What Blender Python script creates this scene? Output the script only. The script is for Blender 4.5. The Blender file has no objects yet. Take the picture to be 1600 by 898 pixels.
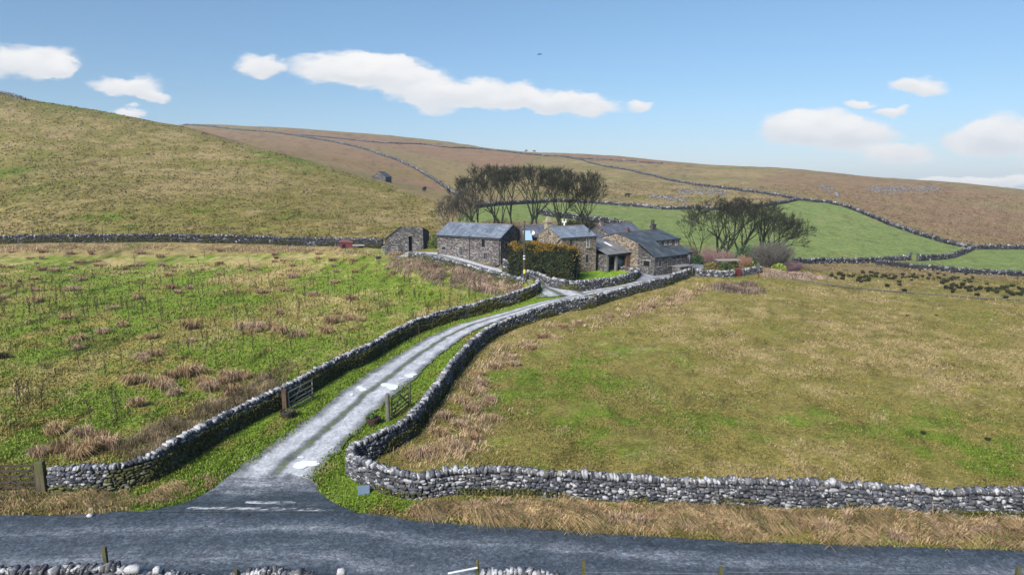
import bpy, math, random
import numpy as np
from mathutils import Vector, Matrix
random.seed(7); RNG = np.random.default_rng(11)
C = bpy.context.scene.collection
# ------------------------------------------------------------------ camera numbers
F = 1067.0; HC = 17.5; PITCH = math.atan(187.0 / F); SP, CP = math.sin(PITCH), math.cos(PITCH)
def tq(px, py):
    """pixel of the 1600x898 photograph -> (x/y, (z-HC)/y) of its line of sight"""
    xc, yc = (px - 800.0) / F, (449.0 - py) / F
    d = CP + SP * yc
    return xc / d, (-SP + CP * yc) / d
# ------------------------------------------------------------------ noise
def _hash(ix, iy, s):
    h = (ix.astype(np.int64) * 374761393 + iy.astype(np.int64) * 668265263 + s * 974634777) & 0xFFFFFFFF
    h = ((h ^ (h >> 13)) * 1274126177) & 0xFFFFFFFF
    return ((h ^ (h >> 16)) & 0xFFFF) / 65535.0
def vnoise(x, y, s=0):
    ix, iy = np.floor(x), np.floor(y); fx, fy = x - ix, y - iy
    fx = fx * fx * (3 - 2 * fx); fy = fy * fy * (3 - 2 * fy)
    a, b = _hash(ix, iy, s), _hash(ix + 1, iy, s); c, d = _hash(ix, iy + 1, s), _hash(ix + 1, iy + 1, s)
    return (a * (1 - fx) + b * fx) * (1 - fy) + (c * (1 - fx) + d * fx) * fy
def fbm(x, y, s=0, o=4):
    x = np.asarray(x, float); y = np.asarray(y, float); r = 0; a = 1; t = 0
    for k in range(o):
        r = r + a * vnoise(x * 2 ** k + 17.3 * k, y * 2 ** k - 9.1 * k, s + k); t += a; a *= .55
    return r / t
def sstep(a, b, x): x = np.clip((x - a) / (b - a), 0, 1); return x * x * (3 - 2 * x)
# ------------------------------------------------------------------ terrain
KT = 1.7
ctl = []
def cp(px, py, Y): t, q = tq(px, py); ctl.append((t, Y, HC + q * Y))
for t in (-1.6, -1.1, -.75, -.45, -.2, .0, .2, .45, .75, 1.1, 1.6):
    for Y in (12, 20, 28, 36, 45, 57): ctl.append((t, Y, 0.0))
for a in [(-300,382,148),(-300,250,260),(-300,60,420),(0,500,78),(0,430,112),(0,382,148),(0,300,200),(0,220,280),(0,146,400),
  (150,379,148),(150,300,200),(150,230,285),(150,172,385),
  (300,500,77),(300,430,112),(300,379,148),(300,300,205),(300,240,290),(300,200,370),(450,383,144),(450,320,196),(450,270,262),(450,241,320),
  (500,430,110),(600,386,131),(600,400,122),(600,420,111),(600,340,185),(600,310,230),(600,285,280),(683,345,180),(683,313,230),(683,385,126),
  (782,414.4,108),(683,396.6,114),(672,390,121),(905,422,106),(850,465,87),(1010,432,104),(1066,418,114),(1150,425,112),(1150,405,130),(1200,430,110),
  (1000,470,88),(1100,450,97),(760,447,97),(1250,500,78),(1250,450,101),(1250,425,125),(1600,500,80),(1600,460,100),(1400,440,120),(1400,470,95),
  (600,281,335),(600,250,480),(600,225,700),(600,211,900),(700,303,340),(700,270,450),(700,240,650),(700,222,900),
  (450,236,430),(450,215,700),(450,200,900),(300,197,800),(300,194.5,900),(380,205,750),(380,197,900),
  (800,370,140),(800,340,190),(800,300,330),(800,260,520),(800,237,880),(960,370,142),(960,345,185),(960,320,275),(960,290,380),(960,262,560),(960,244,850),
  (1080,400,135),(1080,350,190),(1080,326,270),(1080,300,350),(1080,275,520),(1080,257,800),
  (1250,410,150),(1250,360,210),(1250,314,300),(1250,290,420),(1250,265,700),(1165,262,760),
  (1400,415,155),(1400,380,200),(1400,352,250),(1400,320,340),(1400,281,620),(1500,287,590),
  (1600,431,150),(1600,388,210),(1600,340,320),(1600,297,560),(1900,445,150),(1900,400,230),(1900,350,350),(1900,318,560)]: cp(*a)
ctl += [(tq(-300,0)[0], 700, 85), (tq(0,0)[0], 600, 56), (tq(0,0)[0], 900, 62), (tq(150,0)[0], 480, 44), (tq(150,0)[0], 900, 60), (tq(300,0)[0], 440, 33), (tq(450,0)[0], 370, 22)]
sky_line = [(-300,190,900),(0,196,900),(300,194.5,900),(450,200,900),(600,211,900),(700,222,900),(800,237,880),(960,244,850),(1080,257,800),(1250,265,700),(1400,281,620),(1600,297,560),(1900,318,560)]
for px, py, Ys in sky_line:
    t, q = tq(px, py)
    for m, dq in ((1.25, .012), (1.6, .03), (2.4, .05)): ctl.append((t, Ys * m, HC + (q - dq) * Ys * m))
ctl = np.array(ctl); _P = np.c_[ctl[:, 0] * KT, np.log(ctl[:, 1])]
def _k(r2): return .5 * r2 * np.log(r2 + 1e-9)
_n = len(_P); _D = ((_P[:, None] - _P[None]) ** 2).sum(-1)
_A = np.zeros((_n + 3, _n + 3)); _A[:_n, :_n] = _k(_D) + np.eye(_n) * 2e-4
_A[:_n, _n] = _A[_n, :_n] = 1; _A[:_n, _n + 1:] = _P; _A[_n + 1:, :_n] = _P.T
_W = np.linalg.solve(_A, np.r_[ctl[:, 2], 0, 0, 0])
NT, NY = 721, 560
TS = np.linspace(-1.6, 1.6, NT); LY = np.linspace(math.log(12.0), math.log(1500.0), NY)
ZG = np.zeros((NY, NT))
for j in range(0, NY, 4):
    ly = LY[j:j + 4]; q = np.stack(np.meshgrid(TS * KT, ly), -1).reshape(-1, 2)
    r2 = ((q[:, None] - _P[None]) ** 2).sum(-1)
    ZG[j:j + 4] = (_k(r2) @ _W[:_n] + _W[_n] + q @ _W[_n + 1:]).reshape(len(ly), NT)
_TT, _YY = np.meshgrid(TS, np.exp(LY)); XG = _TT * _YY; YG = _YY
ZG *= sstep(42, 66, _YY)                                                # the ground by the road is level
amp = sstep(60, 150, _YY) * .55 + sstep(200, 600, _YY) * 1.2
ZG += (fbm(XG / 26, YG / 26, 3) - .5) * amp * 1.0
# ------------------------------------------------------------------ road and lane corridors are pressed 7 cm into the ground
def zt(x, y):
    x = np.asarray(x, float); y = np.maximum(np.asarray(y, float), 12.01)
    u = np.clip((x / y - TS[0]) / (TS[1] - TS[0]), 0, NT - 1.001); v = np.clip((np.log(y) - LY[0]) / (LY[1] - LY[0]), 0, NY - 1.001)
    i, j = u.astype(int), v.astype(int); fu, fv = u - i, v - j
    return (ZG[j, i] * (1 - fu) + ZG[j, i + 1] * fu) * (1 - fv) + (ZG[j + 1, i] * (1 - fu) + ZG[j + 1, i + 1] * fu) * fv
_YR = np.exp(np.linspace(math.log(13), math.log(1450), 6000))
def P(px, py, far=0.0, dz=0.0):
    """where the line of sight through a pixel meets the ground (beyond distance far)"""
    t, q = tq(px, py)
    Y = _YR[_YR > far]; z = zt(t * Y, Y); r = HC + q * Y
    k = np.nonzero(z + dz >= r)[0]
    if len(k) == 0: k = [int(np.argmin(r - z))]
    Yh = Y[k[0]]; return Vector((t * Yh, Yh, float(zt(t * Yh, Yh))))
def PP(pts, far=0.0): return [P(a, b, far) for a, b in pts]
def smooth(pts, step=1.0):
    """Catmull-Rom through points, resampled evenly; z follows the ground"""
    p = np.array([[v[0], v[1]] for v in pts], float); p = np.vstack([2 * p[0] - p[1], p, 2 * p[-1] - p[-2]])
    out = []
    for i in range(1, len(p) - 2):
        for s in np.linspace(0, 1, 24, endpoint=False):
            a, b, c, d = p[i - 1], p[i], p[i + 1], p[i + 2]
            out.append(.5 * ((2 * b) + (-a + c) * s + (2 * a - 5 * b + 4 * c - d) * s * s + (-a + 3 * b - 3 * c + d) * s ** 3))
    out.append(p[-2]); out = np.array(out)
    L = np.r_[0, np.cumsum(np.hypot(*np.diff(out, axis=0).T))]; n = max(2, int(L[-1] / step) + 1)
    s = np.linspace(0, L[-1], n); return np.c_[np.interp(s, L, out[:, 0]), np.interp(s, L, out[:, 1])]
def dist_to(path, x, y):
    """distance from points to a dense path (n,2)"""
    x = np.asarray(x); sh = x.shape; q = np.c_[x.ravel(), np.asarray(y).ravel()]; d = np.full(len(q), 1e9)
    for i in range(0, len(q), 20000):
        d[i:i + 20000] = np.sqrt(((q[i:i + 20000, None] - path[None]) ** 2).sum(-1).min(1))
    return d.reshape(sh)
def inpoly(poly, x, y):
    r = np.zeros(np.shape(x), bool); n = len(poly)
    for i in range(n):
        x0, y0 = poly[i][0], poly[i][1]; x1, y1 = poly[(i + 1) % n][0], poly[(i + 1) % n][1]
        c = ((y0 > y) != (y1 > y)) & (x < (x1 - x0) * (y - y0) / ((y1 - y0) if y1 != y0 else 1e-9) + x0)
        r ^= c
    return r
# ------------------------------------------------------------------ object helpers
def tag(o, label=None, cat=None, group=None, kind=None):
    if label: o['label'] = label
    if cat: o['category'] = cat
    if group: o['group'] = group
    if kind: o['kind'] = kind
    return o
def thing(name, label, cat, loc=(0, 0, 0), rz=0, group=None):
    o = bpy.data.objects.new(name, None); C.objects.link(o); o.empty_display_size = .3
    o.location = loc; o.rotation_euler = (0, 0, rz); return tag(o, label, cat, group)
def mesh_np(name, V, faces, mat, col=None, parent=None, origin=None, smooth_=False, uv=None):
    """faces: list of integer arrays (n,k), k may differ between arrays"""
    V = np.asarray(V, float)
    if origin is None: origin = parent.location if (parent is not None and parent.type == 'EMPTY') else (0, 0, 0)
    V = V - np.array(origin)[None]
    faces = [np.asarray(f, np.int64) for f in faces if len(f)]
    me = bpy.data.meshes.new(name); me.vertices.add(len(V)); me.vertices.foreach_set('co', V.astype(np.float32).ravel())
    loops = np.concatenate([f.ravel() for f in faces]); tot = np.concatenate([np.full(len(f), f.shape[1]) for f in faces])
    start = np.r_[0, np.cumsum(tot)[:-1]]
    me.loops.add(len(loops)); me.loops.foreach_set('vertex_index', loops.astype(np.int32))
    me.polygons.add(len(tot)); me.polygons.foreach_set('loop_start', start.astype(np.int32))
    try: me.polygons.foreach_set('loop_total', tot.astype(np.int32))
    except Exception: pass
    if smooth_: me.polygons.foreach_set('use_smooth', np.ones(len(tot), bool))
    if col is not None:
        a = me.color_attributes.new('col', 'FLOAT_COLOR', 'POINT'); c = np.ones((len(V), 4), np.float32); c[:, :3] = col[:, :3]
        if col.shape[1] > 3: c[:, 3] = col[:, 3]
        a.data.foreach_set('color', c.ravel())
    if uv is not None:
        l = me.uv_layers.new(name='UVMap'); l.data.foreach_set('uv', np.asarray(uv, np.float32)[loops].ravel())
    me.update(calc_edges=True); me.validate()
    if mat: me.materials.append(mat)
    o = bpy.data.objects.new(name, me); C.objects.link(o)
    if parent is not None: o.parent = parent
    elif origin is not None: o.location = origin
    return o
class MB:
    """collects boxes, polygons and tubes into one mesh"""
    def __init__(s): s.V = []; s.F = []
    def poly(s, pts):
        n = len(s.V); s.V += [tuple(p) for p in pts]; s.F.append(tuple(range(n, n + len(pts)))); return s
    def hexa(s, p):
        n = len(s.V); s.V += [tuple(q) for q in p]
        for f in ((0, 3, 2, 1), (4, 5, 6, 7), (0, 1, 5, 4), (1, 2, 6, 5), (2, 3, 7, 6), (3, 0, 4, 7)): s.F.append(tuple(n + i for i in f))
        return s
    def box(s, fr, u0, u1, v0, v1, z0, z1):
        return s.hexa([fr(u0, v0, z0), fr(u1, v0, z0), fr(u1, v1, z0), fr(u0, v1, z0), fr(u0, v0, z1), fr(u1, v0, z1), fr(u1, v1, z1), fr(u0, v1, z1)])
    def prism(s, bottom, top):
        n = len(s.V); k = len(bottom); s.V += [tuple(q) for q in bottom] + [tuple(q) for q in top]
        s.F.append(tuple(n + i for i in reversed(range(k)))); s.F.append(tuple(n + k + i for i in range(k)))
        for i in range(k): j = (i + 1) % k; s.F.append((n + i, n + j, n + k + j, n + k + i))
        return s
    def tube(s, a, b, r0, r1, k=8, cap=True):
        a, b = Vector(a), Vector(b); d = (b - a).normalized(); x = d.orthogonal().normalized(); y = d.cross(x); n = len(s.V)
        for c, r in ((a, r0), (b, r1)):
            for i in range(k): w = 2 * math.pi * i / k; s.V.append(tuple(c + x * (r * math.cos(w)) + y * (r * math.sin(w))))
        for i in range(k): j = (i + 1) % k; s.F.append((n + i, n + j, n + k + j, n + k + i))
        if cap: s.F.append(tuple(n + i for i in reversed(range(k)))); s.F.append(tuple(n + k + i for i in range(k)))
        return s
    def bar(s, a, b, w, h):
        """rectangular bar from a to b"""
        a, b = Vector(a), Vector(b); d = (b - a).normalized(); side = d.cross(Vector((0, 0, 1)))
        side = (side.normalized() if side.length > 1e-4 else Vector((1, 0, 0))); up = side.cross(d).normalized()
        x, y = side * w / 2, up * h / 2
        return s.hexa([a - x - y, a + x - y, a + x + y, a - x + y, b - x - y, b + x - y, b + x + y, b - x + y])
    def build(s, name, mat, parent=None, origin=None, smooth_=False, bevel=0):
        if origin is None: origin = parent.location if (parent is not None and parent.type == 'EMPTY' and parent.rotation_euler.z == 0) else (0, 0, 0)
        if parent is not None and parent.type == 'MESH':
            origin = parent.parent.location if parent.parent else parent.location
        me = bpy.data.meshes.new(name); O = Vector(origin); me.from_pydata([tuple(Vector(v) - O) for v in s.V], [], s.F)
        if smooth_: me.polygons.foreach_set('use_smooth', [True] * len(me.polygons))
        me.update(); me.materials.append(mat); o = bpy.data.objects.new(name, me); C.objects.link(o)
        if parent is not None: o.parent = parent
        else: o.location = O
        if bevel:
            m = o.modifiers.new('bevel', 'BEVEL'); m.width = bevel; m.segments = 2; m.limit_method = 'ANGLE'
        return o
def frame(O, a, b=None):
    O = Vector((O[0], O[1], 0)); a = Vector((a[0], a[1], 0)).normalized(); b = Vector((-a.y, a.x, 0)) if b is None else Vector((b[0], b[1], 0)).normalized()
    f = lambda u, v, z: O + a * u + b * v + Vector((0, 0, z)); f.a = a; f.b = b; f.O = O; return f
# ------------------------------------------------------------------ materials
class NT_:
    def __init__(s, name, rough=.9, spec=.2):
        s.m = bpy.data.materials.new(name); s.m.use_nodes = True; s.t = s.m.node_tree; s.b = s.t.nodes['Principled BSDF']
        s.b.inputs['Roughness'].default_value = rough; s.b.inputs['Specular IOR Level'].default_value = spec
    def n(s, typ, **k):
        o = s.t.nodes.new(typ)
        for a, v in k.items():
            if a in o.inputs: o.inputs[a].default_value = v
            else: setattr(o, a, v)
        return o
    def l(s, a, b): s.t.links.new(a, b)
    def coord(s, kind='Object'): return s.n('ShaderNodeTexCoord').outputs[kind]
    def mapping(s, vec, scale=(1, 1, 1), rot=(0, 0, 0)):
        m = s.n('ShaderNodeMapping'); m.inputs['Scale'].default_value = scale; m.inputs['Rotation'].default_value = rot; s.l(vec, m.inputs['Vector']); return m.outputs[0]
    def noise(s, vec, scale, detail=4, rough=.6):
        o = s.n('ShaderNodeTexNoise'); o.inputs['Scale'].default_value = scale; o.inputs['Detail'].default_value = detail; o.inputs['Roughness'].default_value = rough
        s.l(vec, o.inputs['Vector']); return o.outputs['Fac']
    def ramp(s, fac, stops):
        o = s.n('ShaderNodeValToRGB'); e = o.color_ramp.elements
        while len(e) > 1: e.remove(e[-1])
        e[0].position = stops[0][0]; e[0].color = (*stops[0][1], 1) if len(stops[0][1]) == 3 else stops[0][1]
        for p, c in stops[1:]: x = e.new(p); x.color = (*c, 1)
        s.l(fac, o.inputs[0]); return o.outputs[0]
    def mix(s, fac, a, b, mode='MIX'):
        o = s.n('ShaderNodeMix'); o.data_type = 'RGBA'; o.blend_type = mode
        for sock, v in ((o.inputs['Factor'], fac), (o.inputs['A'], a), (o.inputs['B'], b)):
            if sock.type == 'VALUE' and isinstance(v, (int, float)): sock.default_value = v
            elif isinstance(v, tuple): sock.default_value = (*v, 1)
            else: s.l(v, sock)
        return o.outputs['Result']
    def math(s, op, a, b=0.0, clamp=False):
        o = s.n('ShaderNodeMath'); o.operation = op; o.use_clamp = clamp
        for sock, v in ((o.inputs[0], a), (o.inputs[1], b)):
            if isinstance(v, (int, float)): sock.default_value = v
            else: s.l(v, sock)
        return o.outputs[0]
    def attr(s, name='col'): o = s.n('ShaderNodeAttribute'); o.attribute_name = name; return o
    def bump(s, h, strength=.5, dist=.05):
        o = s.n('ShaderNodeBump'); o.inputs['Strength'].default_value = strength; o.inputs['Distance'].default_value = dist; s.l(h, o.inputs['Height']); s.l(o.outputs[0], s.b.inputs['Normal'])
    def out(s, col, rough=None):
        if isinstance(col, tuple): s.b.inputs['Base Color'].default_value = (*col, 1)
        else: s.l(col, s.b.inputs['Base Color'])
        if rough is not None: s.l(rough, s.b.inputs['Roughness'])
        return s.m
# ================================================================== SETTING: lines shared by walls, roads and colours
ROAD_FAR = [P(*a) for a in [(-500,795),(-250,800),(0,803),(120,803),(200,798),(330,797),(540,797),(600,804),(660,812),(800,822),(1000,835),(1200,845),(1400,852),(1600,858),(1900,868)]]
ROAD_FAR = [ROAD_FAR[0] + Vector((-30, 1, 0))] + ROAD_FAR + [ROAD_FAR[-1] + Vector((32, -1.5, 0))]
LANE_L = PP([(340,761),(385,722),(444,680),(501,640),(534,611),(597,570),(620,556),(673,525),(726,504),(790,487),(832,475),(872,466),(900,458),(935,451),(975,444),(1003,436)])
LANE_R = PP([(474,783),(488,748),(530,703),(569,661),(602,628),(644,593),(667,570),(700,543),(740,517),(790,497),(832,484),(876,470),(922,461),(960,453),(1000,445),(1040,437)])
BARN_C = PP([(880,462),(855,450),(835,443),(805,433),(765,422),(705,404),(655,397.5),(628,397)])
def resample2(A, B, n):
    out = []
    for Q in (A, B):
        s = smooth(Q, .25); L = np.r_[0, np.cumsum(np.hypot(*np.diff(s, axis=0).T))]; u = np.linspace(0, L[-1], n)
        out.append(np.c_[np.interp(u, L, s[:, 0]), np.interp(u, L, s[:, 1])])
    return out
# --- roads as sheets that follow the ground
def strip(name, A, B, nv, dz, mat, ulen):
    n = len(A); U = np.linspace(0, 1, nv)[None, :, None]; G = A[:, None] * (1 - U) + B[:, None] * U
    z = zt(G[..., 0], G[..., 1]) + dz; V = np.dstack([G, z]).reshape(-1, 3)
    i, j = np.meshgrid(np.arange(n - 1), np.arange(nv - 1), indexing='ij'); a = (i * nv + j).ravel()
    f = np.c_[a, a + nv, a + nv + 1, a + 1]
    uu = np.repeat(np.linspace(0, ulen, n), nv); vv = np.tile(np.linspace(0, 1, nv), n)
    o = mesh_np(name, V, [f], mat, uv=np.c_[uu, vv], smooth_=True)
    me = o.data
    if me.polygons[len(me.polygons)//2].normal.z < 0: me.flip_normals()
    return o
# wall centre lines on the ground
W_RIGHT = PP([(1900,838),(1750,822),(1600,806),(1500,803),(1400,799),(1330,792),(1250,790),(1150,786),(1050,783),(1000,782),(900,776),(800,769),(720,768),(665,776),(622,772),(580,758),(552,742),(553,728),(575,718),(602,704),(640,680),(660,654),(682,626),(699,600),(714,580),(737,553),(772,527),(830,503),(880,488),(927,480)])
_e = W_RIGHT[0] + Vector((30, -1.2, 0)); W_RIGHT = [_e] + W_RIGHT
W_RIGHT2 = PP([(931,478),(960,468),(1000,457),(1040,447),(1062,438),(1083,430)])
W_LEFT = PP([(82,768),(130,769),(180,765),(225,753),(262,735),(300,709),(350,680),(400,654),(440,635),(490,607),(530,583),(570,566),(600,547),(650,521),(700,503),(760,487),(790,478),(815,470),(836,460),(841,452)])
W_BARN = PP([(640,405),(690,414),(740,427),(790,440),(822,448)])
W_FARLEFT = PP([(-420,386),(-200,384),(0,381),(100,378.5),(200,378),(300,379),(400,381),(500,384),(560,386),(598,388)])
# ------------------------------------------------------------------ cover regions (closed outlines on the ground, in x/y and ln y)
def reg(pts, far=0): return [(v[0] / v[1], math.log(v[1])) for v in PP(pts, far)]
R_leftfield = reg([(-500,400),(0,384),(300,381),(500,386),(600,390),(640,405),(740,427),(822,448),(838,456),(760,487),(700,503),(600,547),(490,607),(400,654),(300,709),(225,750),(82,766),(-500,770)])
R_verge = [(v[0] / v[1], math.log(v[1])) for v in W_LEFT + W_RIGHT[::-1][:17]] + reg([(560,765),(600,775),(700,800),(540,805),(245,805),(200,790)])
R_g1 = reg([(700,350),(800,345),(927,346),(985,356),(1060,376),(1064,392),(1100,410),(1160,408),(1245,410),(1360,410),(1422,405),(1490,402),(1520,390),(1480,381),(1430,366),(1380,348),(1340,330),(1300,317),(1250,312),(1220,318),(1180,324),(1090,327),(1040,327),(1000,323),(940,318),(880,316),(800,318),(740,325)], 125)
R_g2 = reg([(1360,411),(1422,407),(1490,403),(1520,390),(1620,389),(1900,392),(1900,445),(1620,431),(1560,429),(1500,425),(1420,418)], 125)
R_lawn = [(v[0] / v[1], math.log(v[1])) for v in PP([(838,442),(895,452),(935,448),(985,437),(990,428),(965,421),(905,421),(850,420)])]
R_moor = reg([(250,195),(450,202),(800,237),(1000,248),(1090,258),(1000,256),(930,252),(840,242),(800,262),(745,262),(700,250),(620,235),(560,229),(450,211),(300,200)], 330)
R_moor2 = reg([(300,199),(440,211),(540,225),(640,258),(700,295),(690,300),(600,275),(480,245),(380,225),(300,206)], 330)
R_rhill = reg([(1250,264),(1400,280),(1600,296),(1900,316),(1900,388),(1520,387),(1480,379),(1430,364),(1380,346),(1340,328),(1300,315),(1240,306),(1150,292)], 150)
R_mid = reg([(900,247),(1050,255),(1250,265),(1150,292),(1240,306),(1180,323),(1000,322),(940,316),(880,314),(780,300),(760,275)], 150)
R_strip = reg([(590,243),(640,247),(700,262),(752,285),(735,300),(700,291),(662,268),(615,250)], 300)
R_lefthill = reg([(-500,378),(0,378),(300,376),(560,382),(600,385),(683,380),(683,316),(600,286),(450,243),(300,202),(0,147),(-500,60)], 100)
def within(R, t, ly): return inpoly(R, t, ly)
LUSH = np.array([.128, .182, .026]); OLIVE = np.array([.205, .177, .056]); STRAW = np.array([.345, .265, .135]); HEATH = np.array([.245, .140, .100])
TAN = np.array([.245, .190, .098]); FARG = np.array([.155, .200, .068]); DARKG = np.array([.05, .075, .015]); MUD_ = np.array([.11, .085, .05])
_lane_c = None
def cover(x, y, seed=0):
    """vegetation colour and straw share at points on the ground"""
    x = np.asarray(x, float); y = np.asarray(y, float); sh = x.shape; x = x.ravel(); y = y.ravel()
    jx = (fbm(x / 3.1, y / 3.1, 21, 3) - .5) * 1.6; jy = (fbm(x / 3.1, y / 3.1, 25, 3) - .5) * 1.6
    k = 1 + sstep(120, 400, y) * 4
    X, Y = x + jx * k, np.maximum(y + jy * k * 1.4, 12); t, ly = X / Y, np.log(Y)
    big = fbm(x / 34, y / 40, 31, 4); mid = fbm(x / 7.5, y / 9, 41, 4); sm = fbm(x / 1.6, y / 1.9, 51, 4); big2 = fbm(x / 22, y / 26, 61, 3)
    far = sstep(110, 300, y); mid = mid * (1 - far) + fbm(x / 30, y / 24, 43, 5) * far; sm = sm * (1 - far) + fbm(x / 6, y / 6, 53, 4) * far
    g = np.full(len(x), .40); s = np.full(len(x), .42); base = np.tile(OLIVE, (len(x), 1))
    def M(R): return within(R, t, ly)
    # right field: olive with green and straw areas
    g = .17 + (big - .5) * .95; s = .44 - (big - .5) * .7
    tt, qq = x / np.maximum(y, 1), (zt(x, y) - HC) / np.maximum(y, 1)
    m = M(R_leftfield); g = np.where(m, .62 + (big - .5) * .7, g); s = np.where(m, .24 + (big2 - .45) * .8 + .35 * sstep(95, 140, y), s)
    m = M(R_verge); g = np.where(m, .86, g); s = np.where(m, .08, s)
    m = M(R_lefthill); g = np.where(m, .12 + (big - .5) * 1.2, g); s = np.where(m, .52 - (big - .5) * .9, s)
    m = M(R_mid); g = np.where(m, .22 + (big - .5) * .9, g); s = np.where(m, .50, s); base[m] = TAN * .95
    m = M(R_lawn); g = np.where(m, 1.6, g); s = np.where(m, -1., s)
    G1, G2 = M(R_g1), M(R_g2); g = np.where(G1 | G2, .95 + (big - .5) * .3, g); s = np.where(G1 | G2, .12 + (big2 - .5) * .6, s)
    mh = M(R_moor); mh2 = M(R_moor2); mr = M(R_rhill)
    w = .55
    gg = sstep(.30, .72, g + (mid - .5) * 1.05 + (sm - .5) * 1.25)
    ss = sstep(.34, .86, s + (mid - .5) * -.9 + (sm - .5) * 1.3 + (fbm(x / .9, y / .9, 71, 3) - .5) * .5)
    col = base * (1 - gg[:, None]) + LUSH * gg[:, None]
    fg = (G1 | G2); c2 = OLIVE * (1 - gg[:, None]) + FARG * gg[:, None]; col[fg] = c2[fg]
    col = col * (1 - ss[:, None] * .75) + STRAW * ss[:, None] * .75
    hn = fbm(x / 45, y / 70, 81, 5)
    if mh.any() or mh2.any() or mr.any():
        hc = (HEATH * .68 + TAN * .32)[None] * (.75 + .6 * sm[:, None]) * (1 - .45 * sstep(.45, .75, hn)[:, None]) + STRAW[None] * .62 * (.45 * sstep(.45, .75, hn)[:, None])
        col[mh] = hc[mh]
        hc2 = HEATH[None] * (.8 + .6 * sm[:, None]) * .55 + TAN[None] * .45; gr = sstep(.5, .7, fbm(x / 60, y / 60, 83, 4))[:, None] * .5
        hc2 = hc2 * (1 - gr) + OLIVE * gr; col[mh2] = hc2[mh2]
        rc = (TAN * 1.0)[None] * (1 - .5 * sstep(.35, .7, hn)[:, None]) + (HEATH * 1.05)[None] * (.5 * sstep(.35, .7, hn)[:, None]); rc *= (.8 + .4 * sm[:, None]); col[mr] = rc[mr]
    gs = M(R_strip); kk_ = sstep(.35, .6, mid[gs])[:, None] * .7; col[gs] = col[gs] * (1 - kk_) + OLIVE * .95 * kk_
    # nothing classified far away: pasture brown
    rest = (y > 135) & ~(M(R_lefthill) | M(R_mid) | G1 | G2 | mh | mh2 | mr)
    rc = TAN[None] * (.85 + .3 * sm[:, None]) * (1 - .4 * gg[:, None]) + OLIVE * .4 * gg[:, None]; col[rest] = rc[rest]
    # trodden dark patches among the dead thistles
    m = M(R_leftfield); dk = sstep(.60, .75, fbm(x / 5, y / 11, 91, 4)) * .55 * m; col = col * (1 - dk[:, None]) + DARKG * dk[:, None]
    lf_ = M(R_leftfield) | M(R_verge); hl = M(R_lefthill); fgm = G1 | G2
    k_ = np.where(lf_, 1.0, np.where(fgm, .86, np.where(hl, .68, np.where(y > 135, .70, .80))))
    k_ = np.where((~lf_) & (~fgm) & (~hl) & (y > 105) & (y <= 135), .74, k_); col = col * k_[:, None]
    d3 = sstep(.56, .78, fbm(x / (.75 + y / 260), y / (1.1 + y / 130), 97, 4)) * np.where(M(R_leftfield), .5, .28); col = col * (1 - d3[:, None])
    vgm = M(R_verge); col[vgm] = col[vgm] * np.array([.90, .97, .85])
    lw = M(R_lawn); col[lw] = np.array([.14, .235, .025]) * (.8 + .4 * sm[lw, None])
    col = col * (.92 + .28 * fbm(x / 2.3, y / 2.3, 95, 3))[:, None]
    return col.reshape(sh + (3,)), ss.reshape(sh)
# ------------------------------------------------------------------ ground materials
def ground_mat(name, fine):
    N = NT_(name, .95, .05); a = N.attr(); v = N.coord('Object')
    n1 = N.noise(v, fine * 3.2, 6, .75); n2 = N.noise(N.mapping(v, (1, 1, 3)), fine * .7, 5, .7)
    f = N.ramp(n1, [(.28, (.36, .36, .34)), (.5, (1, 1, 1)), (.74, (1.75, 1.68, 1.5))])
    c = N.mix(1.0, a.outputs['Color'], f, 'MULTIPLY')
    f2 = N.ramp(n2, [(.3, (.72, .76, .72)), (.5, (1, 1, 1)), (.72, (1.28, 1.2, 1.12))]); c = N.mix(1.0, c, f2, 'MULTIPLY')
    n3 = N.noise(N.mapping(v, (1, 1.0, 1)), fine * .9, 8, .8); f3 = N.ramp(n3, [(.30, (.70, .70, .66)), (.44, (1, 1, 1)), (.6, (1.05, 1.03, 1.0)), (.72, (1.35, 1.28, 1.15))]); c = N.mix(1.0, c, f3, 'MULTIPLY'); N.bump(n1, .9, .14 / fine); return N.out(c)
M_near = ground_mat('grass ground', 1.0); M_far = ground_mat('hill ground', .45)
COL, _ss = cover(XG, YG)
# micro relief of the turf
relief = (fbm(XG / 1.1, YG / 1.1, 7, 3) - .5) * .16 + (fbm(XG / 4, YG / 4, 9, 3) - .5) * .22
road_line = smooth(ROAD_FAR, .5)
dr = road_line[np.clip(np.searchsorted(road_line[:, 0], XG), 0, len(road_line) - 1), 1] - YG       # metres south of the road's far edge
on_road = sstep(-.9, .3, dr) * (YG < 60)
LA, LB = resample2(LANE_L, LANE_R, 240); lane_mid = (LA + LB) / 2; lane_w = np.hypot(*(LA - LB).T).mean() / 2
bc = smooth(BARN_C, .5)
sel = (YG > 27) & (YG < 140) & (np.abs(XG) < 45); dl = np.full(XG.shape, 99.); dl[sel] = np.minimum(dist_to(lane_mid[::2], XG[sel], YG[sel]), dist_to(bc[::2], XG[sel], YG[sel]))
press = np.maximum(on_road, 1 - sstep(2.2, 3.6, dl)); 
APRON = PP([(208,800.5),(240,796),(290,785),(335,762),(372,731),(387,722),(490,752),(494,764),(510,778),(530,790),(556,800.5),(500,800.5),(400,800.5),(300,800.5)])
YARD = PP([(985,438),(1000,430),(993,420),(950,420),(965,414),(1000,409),(1060,407),(1085,405),(1118,405),(1118,412),(1098,420),(1080,426),(1060,433),(1040,440)], 0)
ap = inpoly([(v.x, v.y) for v in APRON], XG, YG) | inpoly([(v.x, v.y) for v in YARD], XG, YG); press = np.maximum(press, ap * 1.0)
ZS = ZG + relief * (1 - press) * sstep(10, 30, YG) * (1 - .3 * sstep(100, 200, YG)) - press * .09
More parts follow.
